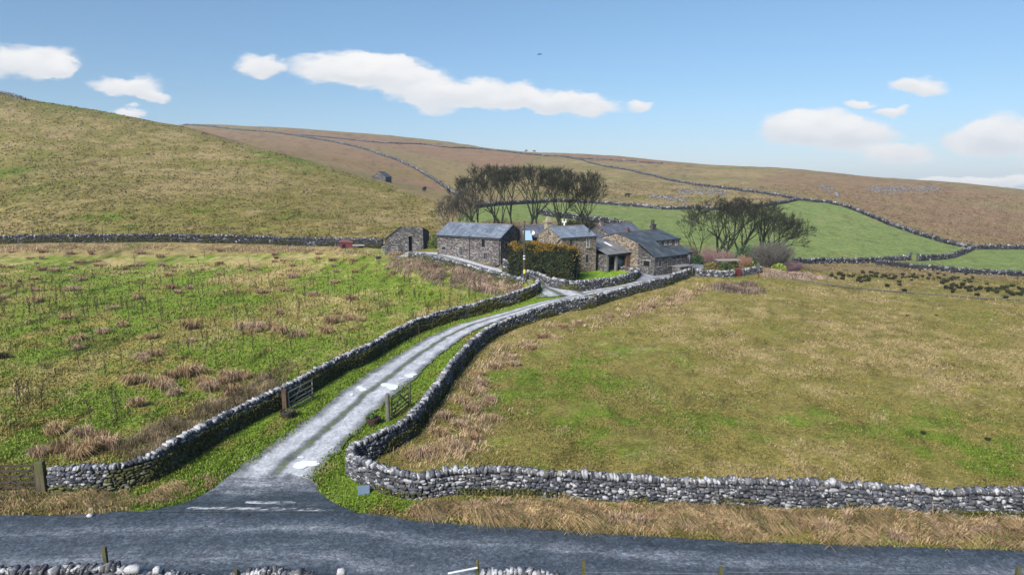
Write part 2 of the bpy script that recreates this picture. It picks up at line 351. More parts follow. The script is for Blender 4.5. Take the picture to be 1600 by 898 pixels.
idx = np.arange(NY * NT).reshape(NY, NT); quads = np.stack([idx[:-1, :-1], idx[:-1, 1:], idx[1:, 1:], idx[1:, :-1]], -1)
yc_ = YG[:-1, :-1]; xc_ = XG[:-1, :-1]
lh = inpoly(R_lefthill, (xc_ / yc_), np.log(yc_)) & (yc_ > 118)
far_ = (yc_ > 140 - 0 * xc_) & ~lh & (((xc_ / yc_) < .15) | (yc_ > 147))
V_all = np.stack([XG, YG, ZS], -1).reshape(-1, 3); C_all = COL.reshape(-1, 3)
for nm, mask, mt in (('ground', ~lh & ~far_, M_near), ('hillside', lh, M_far), ('hills', far_, M_far)):
    q = quads[mask]; u, inv = np.unique(q, return_inverse=True)
    o = mesh_np(nm, V_all[u], [inv.reshape(-1, 4)], mt, C_all[u], smooth_=True); tag(o, kind='structure')
# level apron of ground behind the camera
bx = np.linspace(-19.2, 19.2, 41); bv = np.r_[np.c_[bx, np.full(41, 12.0)], np.c_[bx * 8, np.full(41, -90.0)]]
bv = np.c_[bv, np.zeros(82) - .0]; bz = ZS[0]; bv[:41, 2] = np.interp(bx, XG[0], bz)
bi = np.arange(40); o = mesh_np('ground', bv, [np.c_[bi + 41, bi + 42, bi + 1, bi]], M_near, np.tile(OLIVE, (82, 1))); tag(o, kind='structure')
# ------------------------------------------------------------------ road surfaces
def chips(N, ob, col, scale, lo, hi):
    '''stone chips: each cell of the surface has its own lightness'''
    vo = N.n('ShaderNodeTexVoronoi'); vo.inputs['Scale'].default_value = scale; N.l(ob, vo.inputs['Vector']); s_ = N.n('ShaderNodeSeparateColor'); N.l(vo.outputs['Color'], s_.inputs[0])
    return N.mix(1.0, col, N.ramp(s_.outputs[0], [(0, (lo,) * 3), (.5, (1, 1, 1)), (1, (hi,) * 3)]), 'MULTIPLY')
N = NT_('road asphalt', .75, .35); uv = N.n('ShaderNodeUVMap').outputs[0]; ob = N.coord('Object')
sep = N.n('ShaderNodeSeparateXYZ'); N.l(uv, sep.inputs[0]); v_ = sep.outputs[1]
streak = N.noise(N.mapping(uv, (.22, 9, 1)), 1.0, 10, .8); patch = N.noise(N.mapping(ob, (.35, 1.1, 1)), 1.0, 10, .78); grain = N.noise(ob, 6, 8, 1.0); big = N.noise(N.mapping(ob,(.05,.05,1)), 1.0, 3)
wheel = N.ramp(v_, [(0.0, (0, 0, 0)), (.10, (.0, .0, .0)), (.30, (.75, .75, .75)), (.42, (.25, .25, .25)), (.55, (.35, .35, .35)), (.72, (.8, .8, .8)), (.88, (.2, .2, .2))])
m1 = N.math('MULTIPLY', wheel, N.math('MULTIPLY_ADD', streak, 1.9, True) if False else N.math('MULTIPLY', streak, 1.45))
m2 = N.math('ADD', m1, N.math('MULTIPLY', N.math('SUBTRACT', patch, .5), 1.5), True)
base = N.ramp(m2, [(0.0, (.026, .036, .050)), (.35, (.052, .064, .082)), (.75, (.135, .148, .172)), (1, (.25, .26, .29))])
gr = N.ramp(grain, [(.36, (.35, .35, .35)), (.5, (1, 1, 1)), (.64, (2.3, 2.3, 2.25))]); base = N.mix(1.0, base, gr, 'MULTIPLY')
base = chips(N, ob, chips(N, ob, base, 9, .62, 1.5), 3.1, .88, 1.14); N.bump(grain, .8, .03); M_road = N.out(base)
RA = smooth(ROAD_FAR, .5); RB = RA.copy(); RB[:, 1] -= 6.1 + 0 * RA[:, 0]; L_ = len(RA) * .5
edge = (fbm(RA[:, 0] / 1.2, RA[:, 0] * 0, 5, 3) - .5) * .5; RA[:, 1] += edge; RB[:, 1] += edge[::-1]
tag(strip('road', RA, RB, 22, 0.0, M_road, L_), kind='structure')
# lane: two pale wheel tracks, a darker middle with grass, puddled and muddy
N = NT_('lane gravel', .55, .5); uv = N.n('ShaderNodeUVMap').outputs[0]; ob = N.coord('Object'); sep = N.n('ShaderNodeSeparateXYZ'); N.l(uv, sep.inputs[0])
wob = N.noise(N.mapping(uv, (.25, 1, 1)), 1.0, 3); vv = N.math('ADD', sep.outputs[1], N.math('MULTIPLY', N.math('SUBTRACT', wob, .5), .14))
tr = N.ramp(vv, [(0, (.12, .12, .12)), (.10, (.35, .35, .35)), (.20, (.85, .85, .85)), (.38, (.8, .8, .8)), (.455, (.15, .15, .15)), (.53, (.12, .12, .12)), (.60, (.8, .8, .8)), (.82, (.9, .9, .9)), (.93, (.35, .35, .35)), (1, (.1, .1, .1))])
st = N.noise(N.mapping(uv, (.5, 9, 1)), 1.0, 10, .8); pt = N.noise(ob, .8, 12, .82); gr = N.noise(ob, 7, 8, .9)
fac = N.math('ADD', tr, N.math('ADD', N.math('MULTIPLY', N.math('SUBTRACT', st, .5), .9), N.math('MULTIPLY', N.math('SUBTRACT', pt, .5), 1.7)), True)
c = N.ramp(fac, [(0, (.075, .076, .066)), (.3, (.145, .146, .148)), (.6, (.26, .263, .28)), (1, (.42, .424, .45))])
mid = N.ramp(vv, [(.44, (0, 0, 0)), (.475, (1, 1, 1)), (.52, (1, 1, 1)), (.55, (0, 0, 0))])
gn = N.ramp(N.noise(ob, 1.6, 5, .7), [(.46, (0, 0, 0)), (.56, (1, 1, 1))]); gm = N.mix(1.0, mid, gn, 'MULTIPLY')
c = N.mix(gm, c, (.085, .11, .03)); g2 = N.ramp(gr, [(.3, (.5, .5, .48)), (.5, (1, 1, 1)), (.72, (1.45, 1.45, 1.45))]); c = chips(N, ob, N.mix(1.0, c, g2, 'MULTIPLY'), 7, .78, 1.2)
rg = N.ramp(pt, [(.35, (.32, .32, .32)), (.6, (.8, .8, .8))]); N.bump(gr, .4, .03); M_lane = N.out(c, rg)
lj = (fbm(np.arange(240) / 3., np.zeros(240), 6, 3) - .5)[:, None] * .5
dv = (LA - LB) / np.hypot(*(LA - LB).T)[:, None]
tag(strip('lane', LA + dv * (lj + .05), LB - dv * (lj[::-1] + .05), 17, .012, M_lane, 90), kind='structure')
# track to the barn: branches off the lane
d_ = np.gradient(bc, axis=0); nn = np.c_[-d_[:, 1], d_[:, 0]] / np.hypot(*d_.T)[:, None]; wv = (1.9 + 1.6 * sstep(8, 0, np.arange(len(bc)) * .5))[:, None]
M_track = M_lane
tag(strip('track', bc + nn * wv, bc - nn * wv, 9, .016, M_track, len(bc) * .5), kind='structure')
def sheet(name, poly, dz, mat, res=.5):
    """a patch of surface with the given outline, following the ground"""
    import mathutils
    s = smooth(list(poly) + [poly[0]], .35)[:-1]; bm_v = [Vector((a, b)) for a, b in s]
    x0, y0 = s.min(0); x1, y1 = s.max(0); g = [Vector((a, b)) for a in np.arange(x0, x1, res) for b in np.arange(y0, y1, res) if inpoly(s, np.array([a]), np.array([b]))[0]]
    v, e, f, *_ = mathutils.geometry.delaunay_2d_cdt(bm_v + g, [(i, (i + 1) % len(bm_v)) for i in range(len(bm_v))], [], 1, 1e-5)
    V = np.array([[a.x, a.y] for a in v]); f = [t for t in f if len(t) == 3]
    V = np.c_[V, zt(V[:, 0], V[:, 1]) + dz]; o = mesh_np(name, V, [np.array(f)], mat, smooth_=True)
    if o.data.polygons[0].normal.z < 0: o.data.flip_normals()
    return o
N = NT_('apron asphalt', .8, .3); ob = N.coord('Object'); rot = N.mapping(ob, (1.0, .16, 1), (0, 0, math.radians(-38)))
a = N.noise(N.mapping(rot, (.9, .9, 1)), 1.0, 10, .8); b = N.noise(N.mapping(ob, (.3, 1.3, 1)), 1.0, 10, .78); gr = N.noise(ob, 9, 8, .9)
sp = N.n('ShaderNodeSeparateXYZ'); N.l(ob, sp.inputs[0]); up = N.math('MULTIPLY', N.math('SUBTRACT', sp.outputs[1], 33.7), .27, True)
f = N.math('ADD', N.math('MULTIPLY', up, N.math('MULTIPLY', a, 1.7)), N.math('MULTIPLY', N.math('SUBTRACT', b, .45), 2.1), True)
c = N.ramp(f, [(0, (.022, .031, .042)), (.3, (.040, .050, .062)), (.62, (.125, .132, .152)), (1, (.33, .335, .375))]); g2 = N.ramp(gr, [(.33, (.5, .5, .5)), (.5, (1, 1, 1)), (.68, (1.8, 1.8, 1.8))])
N.bump(gr, .5, .02); al_ = N.math('SUBTRACT', N.math('MULTIPLY', N.math('SUBTRACT', 37.6, sp.outputs[1]), .55), N.math('MULTIPLY', N.math('SUBTRACT', a, .5), 3.2), True); N.l(al_, N.b.inputs['Alpha']); M_apron = N.out(chips(N, ob, N.mix(1.0, c, g2, 'MULTIPLY'), 9, .62, 1.5))
tag(sheet('pavement', [(v.x, v.y) for v in APRON], .028, M_apron), kind='structure')
N = NT_('yard gravel', .7, .4); ob = N.coord('Object'); a = N.noise(ob, .35, 6, .6); gr = N.noise(ob, 9, 4, .8)
c = N.ramp(a, [(.3, (.10, .105, .12)), (.55, (.20, .21, .235)), (.75, (.33, .335, .37))]); M_yard = N.out(N.mix(1.0, c, N.ramp(gr, [(.3, (.7, .7, .7)), (.7, (1.3, 1.3, 1.3))]), 'MULTIPLY'))
tag(sheet('yard', [(v.x, v.y) for v in YARD], .03, M_yard, 1.0), kind='structure')
# thin far track beyond the right-hand field
N = NT_('path gravel', .9, .1); plain_path = N.out(N.ramp(N.noise(N.coord('Object'), .5, 6, .8), [(.35, (.10, .10, .07)), (.65, (.17, .17, .165))]))
tr_ = smooth(PP([(1205,432),(1260,440),(1330,450),(1400,456),(1480,462),(1560,468),(1700,476)]), 1.5); d_ = np.gradient(tr_, axis=0); nn = np.c_[-d_[:, 1], d_[:, 0]] / np.hypot(*d_.T)[:, None]
wv = (.2 + .5 * fbm(np.arange(len(tr_)) / 6., np.zeros(len(tr_)), 3))[:, None]
tag(strip('path', tr_ + nn * wv, tr_ - nn * wv, 4, .10, plain_path, 60), kind='structure')
# puddles
N = NT_('puddle water cloud sheen', .08, .5); a = N.noise(N.coord('Object'), 3, 3); N.b.inputs['Base Color'].default_value = (.62, .62, .64, 1); M_puddle = N.m  # near-white base colour paints the cloud's reflection into the water
N = NT_('worn road paint', .8, .3); n_ = N.noise(N.mapping(N.coord('Object'), (1.2, 3.5, 1)), 1.0, 6, .75); N.b.inputs['Base Color'].default_value = (.42, .43, .46, 1); N.l(N.ramp(n_, [(.44, (0, 0, 0)), (.58, (.85, .85, .85))]), N.b.inputs['Alpha']); M_paint = N.m
for q in ([(300,792),(440,793.5),(440,797.5),(300,796)], [(452,794.5),(505,795),(505,798.5),(452,798)], [(385,783),(457,784),(457,788),(385,787)], [(345,738),(362,738),(360,741),(343,741)]):
    tag(sheet('road_marking', [(v.x, v.y) for v in PP(q)], .036, M_paint, 3.0), kind='structure')
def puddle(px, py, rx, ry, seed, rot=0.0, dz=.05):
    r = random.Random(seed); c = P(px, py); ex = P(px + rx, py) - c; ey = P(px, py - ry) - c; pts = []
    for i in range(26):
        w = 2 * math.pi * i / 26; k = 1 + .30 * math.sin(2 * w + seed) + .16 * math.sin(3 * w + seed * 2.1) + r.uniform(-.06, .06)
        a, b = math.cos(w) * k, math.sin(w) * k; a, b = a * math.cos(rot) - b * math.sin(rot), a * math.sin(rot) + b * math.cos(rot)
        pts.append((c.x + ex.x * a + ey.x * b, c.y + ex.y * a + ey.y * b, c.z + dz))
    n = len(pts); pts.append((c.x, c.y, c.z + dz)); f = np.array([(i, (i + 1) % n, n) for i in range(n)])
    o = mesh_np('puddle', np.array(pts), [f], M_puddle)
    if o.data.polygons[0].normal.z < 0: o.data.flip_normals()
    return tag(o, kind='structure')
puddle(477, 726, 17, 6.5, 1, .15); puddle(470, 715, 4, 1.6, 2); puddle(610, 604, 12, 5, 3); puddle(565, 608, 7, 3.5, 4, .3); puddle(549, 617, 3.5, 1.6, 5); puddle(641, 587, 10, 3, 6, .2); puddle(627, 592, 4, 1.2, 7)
# ================================================================== DRY STONE WALLS
def stone_protos(n, k, jit, seed):
    """rounded blocks: k=1 -> 8 corners, k=2 -> 26 vertices"""
    r = np.random.default_rng(seed); out = []
    g = np.linspace(-1, 1, k + 1); pts = {}; faces = []
    def vid(p):
        p = tuple(np.round(p, 4)); return pts.setdefault(p, len(pts))
    for ax in range(3):
        for sgn in (-1, 1):
            for i in range(k):
                for j in range(k):
                    q = []
                    for a, b in ((0, 0), (1, 0), (1, 1), (0, 1)):
                        p = [0, 0, 0]; p[ax] = sgn; p[(ax + 1) % 3] = g[i + a]; p[(ax + 2) % 3] = g[j + b]; q.append(vid(p))
                    faces.append(q if sgn > 0 else q[::-1])
    B = np.array(list(pts.keys())); Fc = np.array(faces)
    for _ in range(n):
        q = B.copy()
        if k > 1: q = q / (np.abs(q) ** 5.0).sum(1, keepdims=True) ** (1 / 5.0)
        q = q * (1 + r.uniform(-.08, .08, 3)) + r.normal(0, jit, q.shape)
        out.append(q * .5)
    return np.array(out), Fc
PR = {2: stone_protos(10, 2, .125, 5), 1: stone_protos(10, 1, .16, 6)}
def rotmats(yaw, pitch, roll):
    cy, sy, cp_, sp_, cr, sr = np.cos(yaw), np.sin(yaw), np.cos(pitch), np.sin(pitch), np.cos(roll), np.sin(roll)
    z = np.zeros_like(cy); o = z + 1
    Rz = np.stack([cy, -sy, z, sy, cy, z, z, z, o], -1).reshape(-1, 3, 3); Ry = np.stack([cp_, z, sp_, z, o, z, -sp_, z, cp_], -1).reshape(-1, 3, 3)
    Rx = np.stack([o, z, z, z, cr, -sr, z, sr, cr], -1).reshape(-1, 3, 3); return Rz @ Ry @ Rx
def place_stones(pos, size, yaw, pitch, roll, col, lod, rng):
    PV, PF = PR[lod]; n = len(pos); k = rng.integers(0, len(PV), n)
    v = PV[k] * size[:, None, :]; v = np.einsum('nij,nkj->nki', rotmats(yaw, pitch, roll), v) + pos[:, None, :]
    m = PV.shape[1]; f = PF[None] + (np.arange(n) * m)[:, None, None]
    return v.reshape(-1, 3), f.reshape(-1, 4), np.repeat(col, m, 0)
def stone_mat(name, lichen, sc=1.0, dark=1.0):
    N = NT_(name, .88, .25); a = N.attr(); v = N.coord('Object')
    n = N.noise(v, 5.5 * sc, 5, .7); n2 = N.noise(v, 14 * sc, 4, .7); nb = N.noise(v, 1.3 * sc, 3, .6)
    c = N.mix(1.0, a.outputs['Color'], N.ramp(n2, [(.3, (.55, .55, .58)), (.5, (1, 1, 1)), (.7, (1.4, 1.4, 1.38))]), 'MULTIPLY')
    lf = N.math('ADD', n, N.math('MULTIPLY', N.math('SUBTRACT', nb, .5), .5)); geo = N.n('ShaderNodeNewGeometry'); sp = N.n('ShaderNodeSeparateXYZ'); N.l(geo.outputs['Normal'], sp.inputs[0])
    lf = N.math('ADD', lf, N.math('MULTIPLY', sp.outputs[2], .05))
    m = N.ramp(lf, [(lichen, (0, 0, 0)), (lichen + .05, (1, 1, 1))]); m = N.math('MULTIPLY', m, a.outputs['Alpha'])
    c = N.mix(m, c, (.37, .365, .375)); N.bump(n2, .7, .03 / sc); return N.out(c)
M_stone = stone_mat('limestone wall', .575); M_stonef = stone_mat('far limestone wall', .60, .45)
STC = .34 * np.array([[.20, .21, .245], [.14, .15, .18], [.29, .29, .32], [.10, .11, .135], [.22, .205, .20], [.36, .36, .38]])
N = NT_('wall core', .95, .05); M_core = N.out((.028, .028, .03))
N = NT_('moss', .95, .05); a = N.attr(); n = N.noise(N.coord('Object'), 16, 4, .8); M_moss = N.out(N.mix(1.0, a.outputs['Color'], N.ramp(n, [(.3, (.5, .5, .5)), (.7, (1.6, 1.6, 1.5))]), 'MULTIPLY'))
def wall(name, label, pts, h=1.45, w0=.62, w1=.42, s=.26, ch=.13, lod=2, seed=1, group=None, moss=0.0, moss_side=0, cope=True, hfun=None, white=.30, sink=.12, cat='stone wall', zoff=0, bright=1.0, cope_s=1.0):
    r = np.random.default_rng(seed); pa = smooth(pts, .25); d = np.gradient(pa, axis=0); d /= np.hypot(*d.T)[:, None]; S = np.r_[0, np.cumsum(np.hypot(*np.diff(pa, axis=0).T))]; LT = S[-1]
    zz = zt(pa[:, 0], pa[:, 1]) + zoff
    def at(sv): return np.c_[np.interp(sv, S, pa[:, 0]), np.interp(sv, S, pa[:, 1]), np.interp(sv, S, zz)], np.arctan2(np.interp(sv, S, d[:, 1]), np.interp(sv, S, d[:, 0]))
    hf = lambda sv: (h if hfun is None else np.interp(sv / LT, *zip(*hfun))) * (1 + .11 * (fbm(sv / 1.7, sv * 0 + seed, seed, 3) - .5) * 2)
    P0, SZ, YW, PT, RL, CO = [], [], [], [], [], []
    hc = ch * 1.9 if cope else 0
    maxh = (h if hfun is None else max(b for a_, b in hfun)) * 1.1
    for k in range(int((maxh + sink - hc) / ch) + 1):
        zc = -sink + ch * (k + .5)
        for side in (-1, 1):
            n = int(LT / s * 1.25); ln = s * r.lognormal(-.10, .42, n); sv = np.cumsum(ln) - ln / 2; ok = sv < LT; sv, ln = sv[ok], ln[ok]
            z = zc + r.normal(0, ch * .24, len(sv)); H = hf(sv); ok = z < H - hc - ch * .25; sv, ln, z, H = sv[ok], ln[ok], z[ok], H[ok]
            if not len(sv): continue
            p, yw = at(sv); wz = w0 + (w1 - w0) * np.clip(z / H, 0, 1); off = side * (wz / 2 - .11) + r.normal(0, .022, len(sv))
            p[:, 0] -= np.sin(yw) * off; p[:, 1] += np.cos(yw) * off; p[:, 2] += z
            P0.append(p); SZ.append(np.c_[ln * 1.0, r.uniform(.2, .34, len(sv)), ch * r.uniform(.65, 1.6, len(sv))]); YW.append(yw + r.normal(0, .10, len(sv))); PT.append(r.normal(0, .12, len(sv))); RL.append(r.normal(0, .10, len(sv)))
            c = STC[r.choice(6, len(sv), p=[.28, .25, .16, .15, .10, .06])] * r.uniform(.75, 1.25, (len(sv), 1)); al = (r.random(len(sv)) < .55).astype(float) * .85
            wh = r.random(len(sv)) < white * .35; c[wh] = np.array([.25, .25, .26]) * r.uniform(.75, 1.2, (wh.sum(), 1))
            if moss > 0:
                mm = (fbm(sv / 2.2, z / .6 + side * 9, seed + 5, 3) + r.normal(0, .06, len(sv)) + (.5 - z / H) * .5 > .78 - moss * .5) & ((side == moss_side) | (moss_side == 0))
                c[mm] = np.array([.060, .062, .022]) * r.uniform(.5, 1.4, (mm.sum(), 1)); al[mm] = .25
            CO.append(np.c_[c * bright, al])
    nb = sum(len(x) for x in P0)
    if cope:
        n = int(LT / .17 * 1.4); ln = r.uniform(.09, .26, n) * (s / .26) ** .5 * cope_s; sv = np.cumsum(ln) - ln / 2; ok = sv < LT; sv, ln = sv[ok], ln[ok]; p, yw = at(sv); H = hf(sv)
        hh = hc * r.uniform(.8, 1.45, len(sv)); p[:, 2] += H - hc + hh * .42; off = r.normal(0, .035, len(sv)); p[:, 0] -= np.sin(yw) * off; p[:, 1] += np.cos(yw) * off
        P0.append(p); SZ.append(np.c_[ln * 1.15, w1 * r.uniform(.85, 1.25, len(sv)), hh]); YW.append(yw + r.normal(0, .2, len(sv))); PT.append(r.normal(.12, .2, len(sv))); RL.append(r.normal(0, .16, len(sv)))
        c = STC[r.choice(6, len(sv), p=[.28, .2, .24, .08, .08, .12])] * r.uniform(.8, 1.35, (len(sv), 1)); wh = r.random(len(sv)) < white; c[wh] = np.array([.29, .29, .305]) * r.uniform(.7, 1.15, (wh.sum(), 1)); CO.append(np.c_[c * bright, np.full(len(sv), 1.0)])
    P0, SZ, YW, PT, RL, CO = map(np.concatenate, (P0, SZ, YW, PT, RL, CO))
    mid = at(np.array([LT / 2]))[0][0]
    mt = M_stone if lod == 2 else M_stonef
    near = lod == 2 or cope == 'part'
    # dark hearting between the two faces
    m = max(3, int(LT / .6)); sv = np.linspace(.05, LT - .05, m); p, yw = at(sv); H = hf(sv) - hc * .9; V = []
    for (o0, zf) in ((-1, 0), (1, 0), (1, 1), (-1, 1)):
        ww = (w0 if zf == 0 else w1) / 2 - .15; ww = max(ww, .06); q = p.copy(); q[:, 0] -= np.sin(yw) * o0 * ww; q[:, 1] += np.cos(yw) * o0 * ww; q[:, 2] += np.where(zf, H, -sink); V.append(q)
    CV = np.stack(V, 1).reshape(-1, 3); i = np.arange(m - 1)[:, None] * 4; cf = np.concatenate([np.c_[i + a, i + b, i + 4 + b, i + 4 + a] for a, b in ((0, 1), (1, 2), (2, 3), (3, 0))] + [np.array([[0, 3, 2, 1], [4 * m - 4, 4 * m - 3, 4 * m - 2, 4 * m - 1]])])
    if near:
        root = thing(name, label, cat, tuple(mid), group=group)
        v, f, c = place_stones(P0[:nb], SZ[:nb], YW[:nb], PT[:nb], RL[:nb], CO[:nb], lod, r); mesh_np('stonework', v, [f], mt, c, root)
        if cope: v, f, c = place_stones(P0[nb:], SZ[nb:], YW[nb:], PT[nb:], RL[nb:], CO[nb:], lod, r); mesh_np('coping', v, [f], mt, c, root)
        mesh_np('hearting', CV, [cf], M_core, None, root)
        root['kind'] = 'thing'; return root, at, hf, LT
    v, f, c = place_stones(P0, SZ, YW, PT, RL, CO, lod, r)
    cc = np.tile(np.array([[.03, .03, .032, 0]]), (len(CV), 1)); o = mesh_np(name, np.r_[v, CV], [f, cf + len(v)], mt, np.r_[c, cc], None, origin=tuple(mid)); tag(o, label, cat, group, 'thing')
    return o, at, hf, LT
G = 'dry stone walls around the farm fields'
wr = wall('stone_wall', 'grey dry stone wall curving from the roadside up the right side of the lane', W_RIGHT, 1.42, .66, .46, .27, .15, 2, 11, moss=.25, moss_side=-1, white=.20)
wl = wall('stone_wall', 'mossy dry stone wall running up the left side of the lane', W_LEFT, 1.55, .66, .44, .25, .13, 2, 12, moss=.62, moss_side=-1, white=.30)
# copes and lower walls by the lane, smaller in the picture
w3 = wall('stone_wall', 'dry stone wall beyond the upright slab, running up to the farmyard', W_RIGHT2, 1.35, .6, .42, .30, .15, 1, 13, moss=.5, moss_side=-1, white=.3, cope='part')
w4 = wall('stone_wall', 'low mossy dry stone wall below the big barn beside the pink reeds', W_BARN, 1.15, .6, .42, .32, .17, 1, 14, moss=.75, white=.15, cope='part')
wf = wall('stone_wall', 'long dark dry stone wall across the foot of the green hillside on the left', W_FARLEFT, 1.75, .7, .5, .42, .22, 1, 15, moss=.45, white=.08, cope='part', bright=.42)
W_GARDEN = PP([(829,437),(845,443),(865,449),(893,453),(925,451),(955,447),(980,441),(994,435),(997,428),(984,423.5),(962,420.5),(943,418.5)])
w6 = wall('stone_wall', 'curved garden wall in front of the dark hedge and bright green lawn', W_GARDEN, 1.2, .6, .42, .30, .15, 1, 16, moss=.25, white=.3, cope='part', hfun=[(0, 1.4), (.3, 1.3), (.75, 1.2), (.83, .6), (1, .5)])
wall('stone_wall', 'short slumping stone wall between the barn gable and the telegraph pole', PP([(787,424),(800,428),(812,432),(826,437)]), 1.5, .8, .5, .34, .17, 1, 17, white=.2, moss=.2, hfun=[(0, 1.9), (.4, 1.6), (.7, 1.1), (1, 1.3)])
wall('stone_wall', 'low stone wall left of the red gate on the right of the yard', PP([(1085,430),(1100,432),(1125,433),(1147,433)]), 1.05, .55, .42, .30, .15, 1, 18, white=.25)
wall('stone_wall', 'short stone wall just right of the red gate', PP([(1159,431),(1172,428.5),(1188,426)]), 1.1, .55, .42, .30, .15, 1, 19, white=.35)
wall('stone_wall', 'low stone wall stub in front of the ruined lean-to shed', PP([(600,392),(615,392),(630,393)]), 1.5, .7, .5, .36, .18, 1, 20, white=.2, bright=.8)
# walls of the distant fields
FW = dict(lod=1, s=.75, ch=.38, white=.22, w0=.8, w1=.55, sink=.3, group='dry stone walls of the distant fields', bright=.42, cope_s=2.4)
def fwall(label, pts, h, seed, far=0, **k):
    a = dict(FW); a.update(k); return wall('stone_wall', label, PP(pts, far), h, seed=seed, **a)
fwall('dark moorland wall dropping diagonally from the left skyline to the left end of the trees', [(286,196.5),(350,201),(400,205.5),(450,211),(500,219),(560,231),(600,244),(640,260),(670,277),(700,297),(722,309)], 1.45, 31, 300, s=1.4, ch=.6, w0=1.2, w1=.9)
fwall('long wall crossing the fellside above the large bright green field', [(452,210),(530,217),(600,224),(660,226),(700,231),(760,234),(830,242),(895,248),(930,257),(1000,271),(1050,283),(1100,291),(1150,297.5),(1200,304),(1250,313),(1300,319),(1340,331),(1380,348),(1430,366),(1480,381),(1520,389.5)], 1.25, 32, 190, s=1.0, ch=.45, w0=1.0, w1=.7)
fwall('thin wall along the upper fell near the centre skyline', [(895,247),(950,250),(1000,253.5),(1035,256)], 1.0, 33, 300, s=1.4, ch=.5)
fwall('wall along the upper edge of the large green field', [(1248,313),(1220,319),(1180,325),(1130,328.5),(1085,327),(1040,327.5),(1000,324),(940,319),(900,317),(860,316),(800,320),(740,326)], 1.25, 34, 190)
fwall('short dark wall below the green field beside the right end of the tall trees', [(840,334),(880,341),(925,347),(955,351),(987,357)], 1.5, 35, 140, s=.5, ch=.28, bright=.3)
fwall('stony wall along the foot of the green field up to the gap with two posts', [(1238,410.5),(1300,411),(1340,411.5),(1380,409),(1421,406)], 1.15, 36, 125, s=.5, ch=.27)
fwall('wall climbing right from the gap with two upright posts to the fell wall', [(1434,407.5),(1470,405.5),(1492,402),(1508,396),(1521,390)], 1.35, 37, 125, s=.5, ch=.27)
fwall('low wall below the small green field at the right edge', [(1368,413),(1420,419),(1500,426),(1560,430),(1640,433),(1800,440)], 1.1, 38, 120, s=.5, ch=.27)
fwall('far wall running level from the fell wall to the right edge', [(1521,390),(1560,389.5),(1620,390),(1760,391)], 1.3, 39, 150, s=.5, ch=.3)
fwall('wall peeping over the crest of the left hillside at the left edge', [(-60,131),(0,146),(20,152),(40,157)], 1.6, 40, 200, s=.8, ch=.4, bright=.6)
# pieces of the near boundary wall at the bottom edge
def Pz(px, py, z):
    t, q = tq(px, py); Y = (z - HC) / q; return Vector((t * Y, Y, z))
nb1 = [Pz(a, b, 1.15) for a, b in ((-260, 884), (-60, 887), (60, 887), (180, 888), (318, 893))]
wall('stone_wall', 'mossy tumbled stone wall along the bottom left edge in front of the road', nb1, 1.12, .7, .5, .27, .15, 2, 41, white=.08, moss=.6, bright=.8, hfun=[(0, 1.1), (.45, 1.15), (.6, 1.18), (.75, 1.3), (.82, 1.12), (.95, 1.0), (1, .85)])
nb2 = [Pz(a, b, 1.05) for a, b in ((358, 894), (420, 894), (492, 896))]
wall('stone_wall', 'short stretch of wall top at the bottom edge below the lane mouth', nb2, 1.12, .7, .5, .27, .15, 2, 42, white=.05, moss=.6, bright=.8)
nb3 = [Pz(a, b, 1.1) for a, b in ((752, 892), (800, 889), (840, 890), (880, 898))]
wall('stone_wall', 'stretch of wall with upright pale coping at the bottom edge', nb3, 1.12, .6, .45, .25, .14, 2, 43, white=.5, hfun=[(0, 1.05), (.5, 1.2), (1, .95)])
# ================================================================== BUILDINGS
def building_stone(name, c1, c2, mortar, warm=.3):
    N = NT_(name, .9, .2); v = N.coord('Object'); mp = N.mapping(v, (3.5, 3.5, 6.0))
    wob = N.n('ShaderNodeTexNoise'); wob.inputs['Scale'].default_value = 1.2; N.l(v, wob.inputs['Vector']); add = N.n('ShaderNodeVectorMath', operation='ADD'); N.l(mp, add.inputs[0]); N.l(wob.outputs['Color'], add.inputs[1])
    vo = N.n('ShaderNodeTexVoronoi'); vo.inputs['Scale'].default_value = 1; N.l(add.outputs[0], vo.inputs['Vector'])
    ve = N.n('ShaderNodeTexVoronoi', feature='DISTANCE_TO_EDGE'); ve.inputs['Scale'].default_value = 1; N.l(add.outputs[0], ve.inputs['Vector'])
    sp = N.n('ShaderNodeSeparateColor'); N.l(vo.outputs['Color'], sp.inputs[0])
    c = N.ramp(sp.outputs[0], [(0, tuple(x * .55 for x in c1)), (.35, c1), (.65, c2), (.9, tuple(x * 1.5 for x in c2)), (1, (.24, .235, .23))])
    big = N.noise(v, .45, 5, .6); c = N.mix(1.0, c, N.ramp(big, [(.3, (.68, .66, .64)), (.7, (1.25, 1.22, 1.18))]), 'MULTIPLY')
    e = N.ramp(ve.outputs['Distance'], [(.0, (1, 1, 1)), (.09, (0, 0, 0))]); c = N.mix(N.math('MULTIPLY', e, .75), c, mortar); N.bump(ve.outputs['Distance'], .6, .06); return N.out(c)
M_bs_barn = building_stone('barn rubble stone', (.085, .080, .082), (.135, .122, .118), (.028, .028, .032))
M_bs_house = building_stone('house rubble stone', (.135, .112, .088), (.21, .172, .135), (.055, .048, .042))
M_bs_dark = building_stone('dark rubble stone', (.062, .061, .064), (.10, .094, .094), (.018, .019, .022))
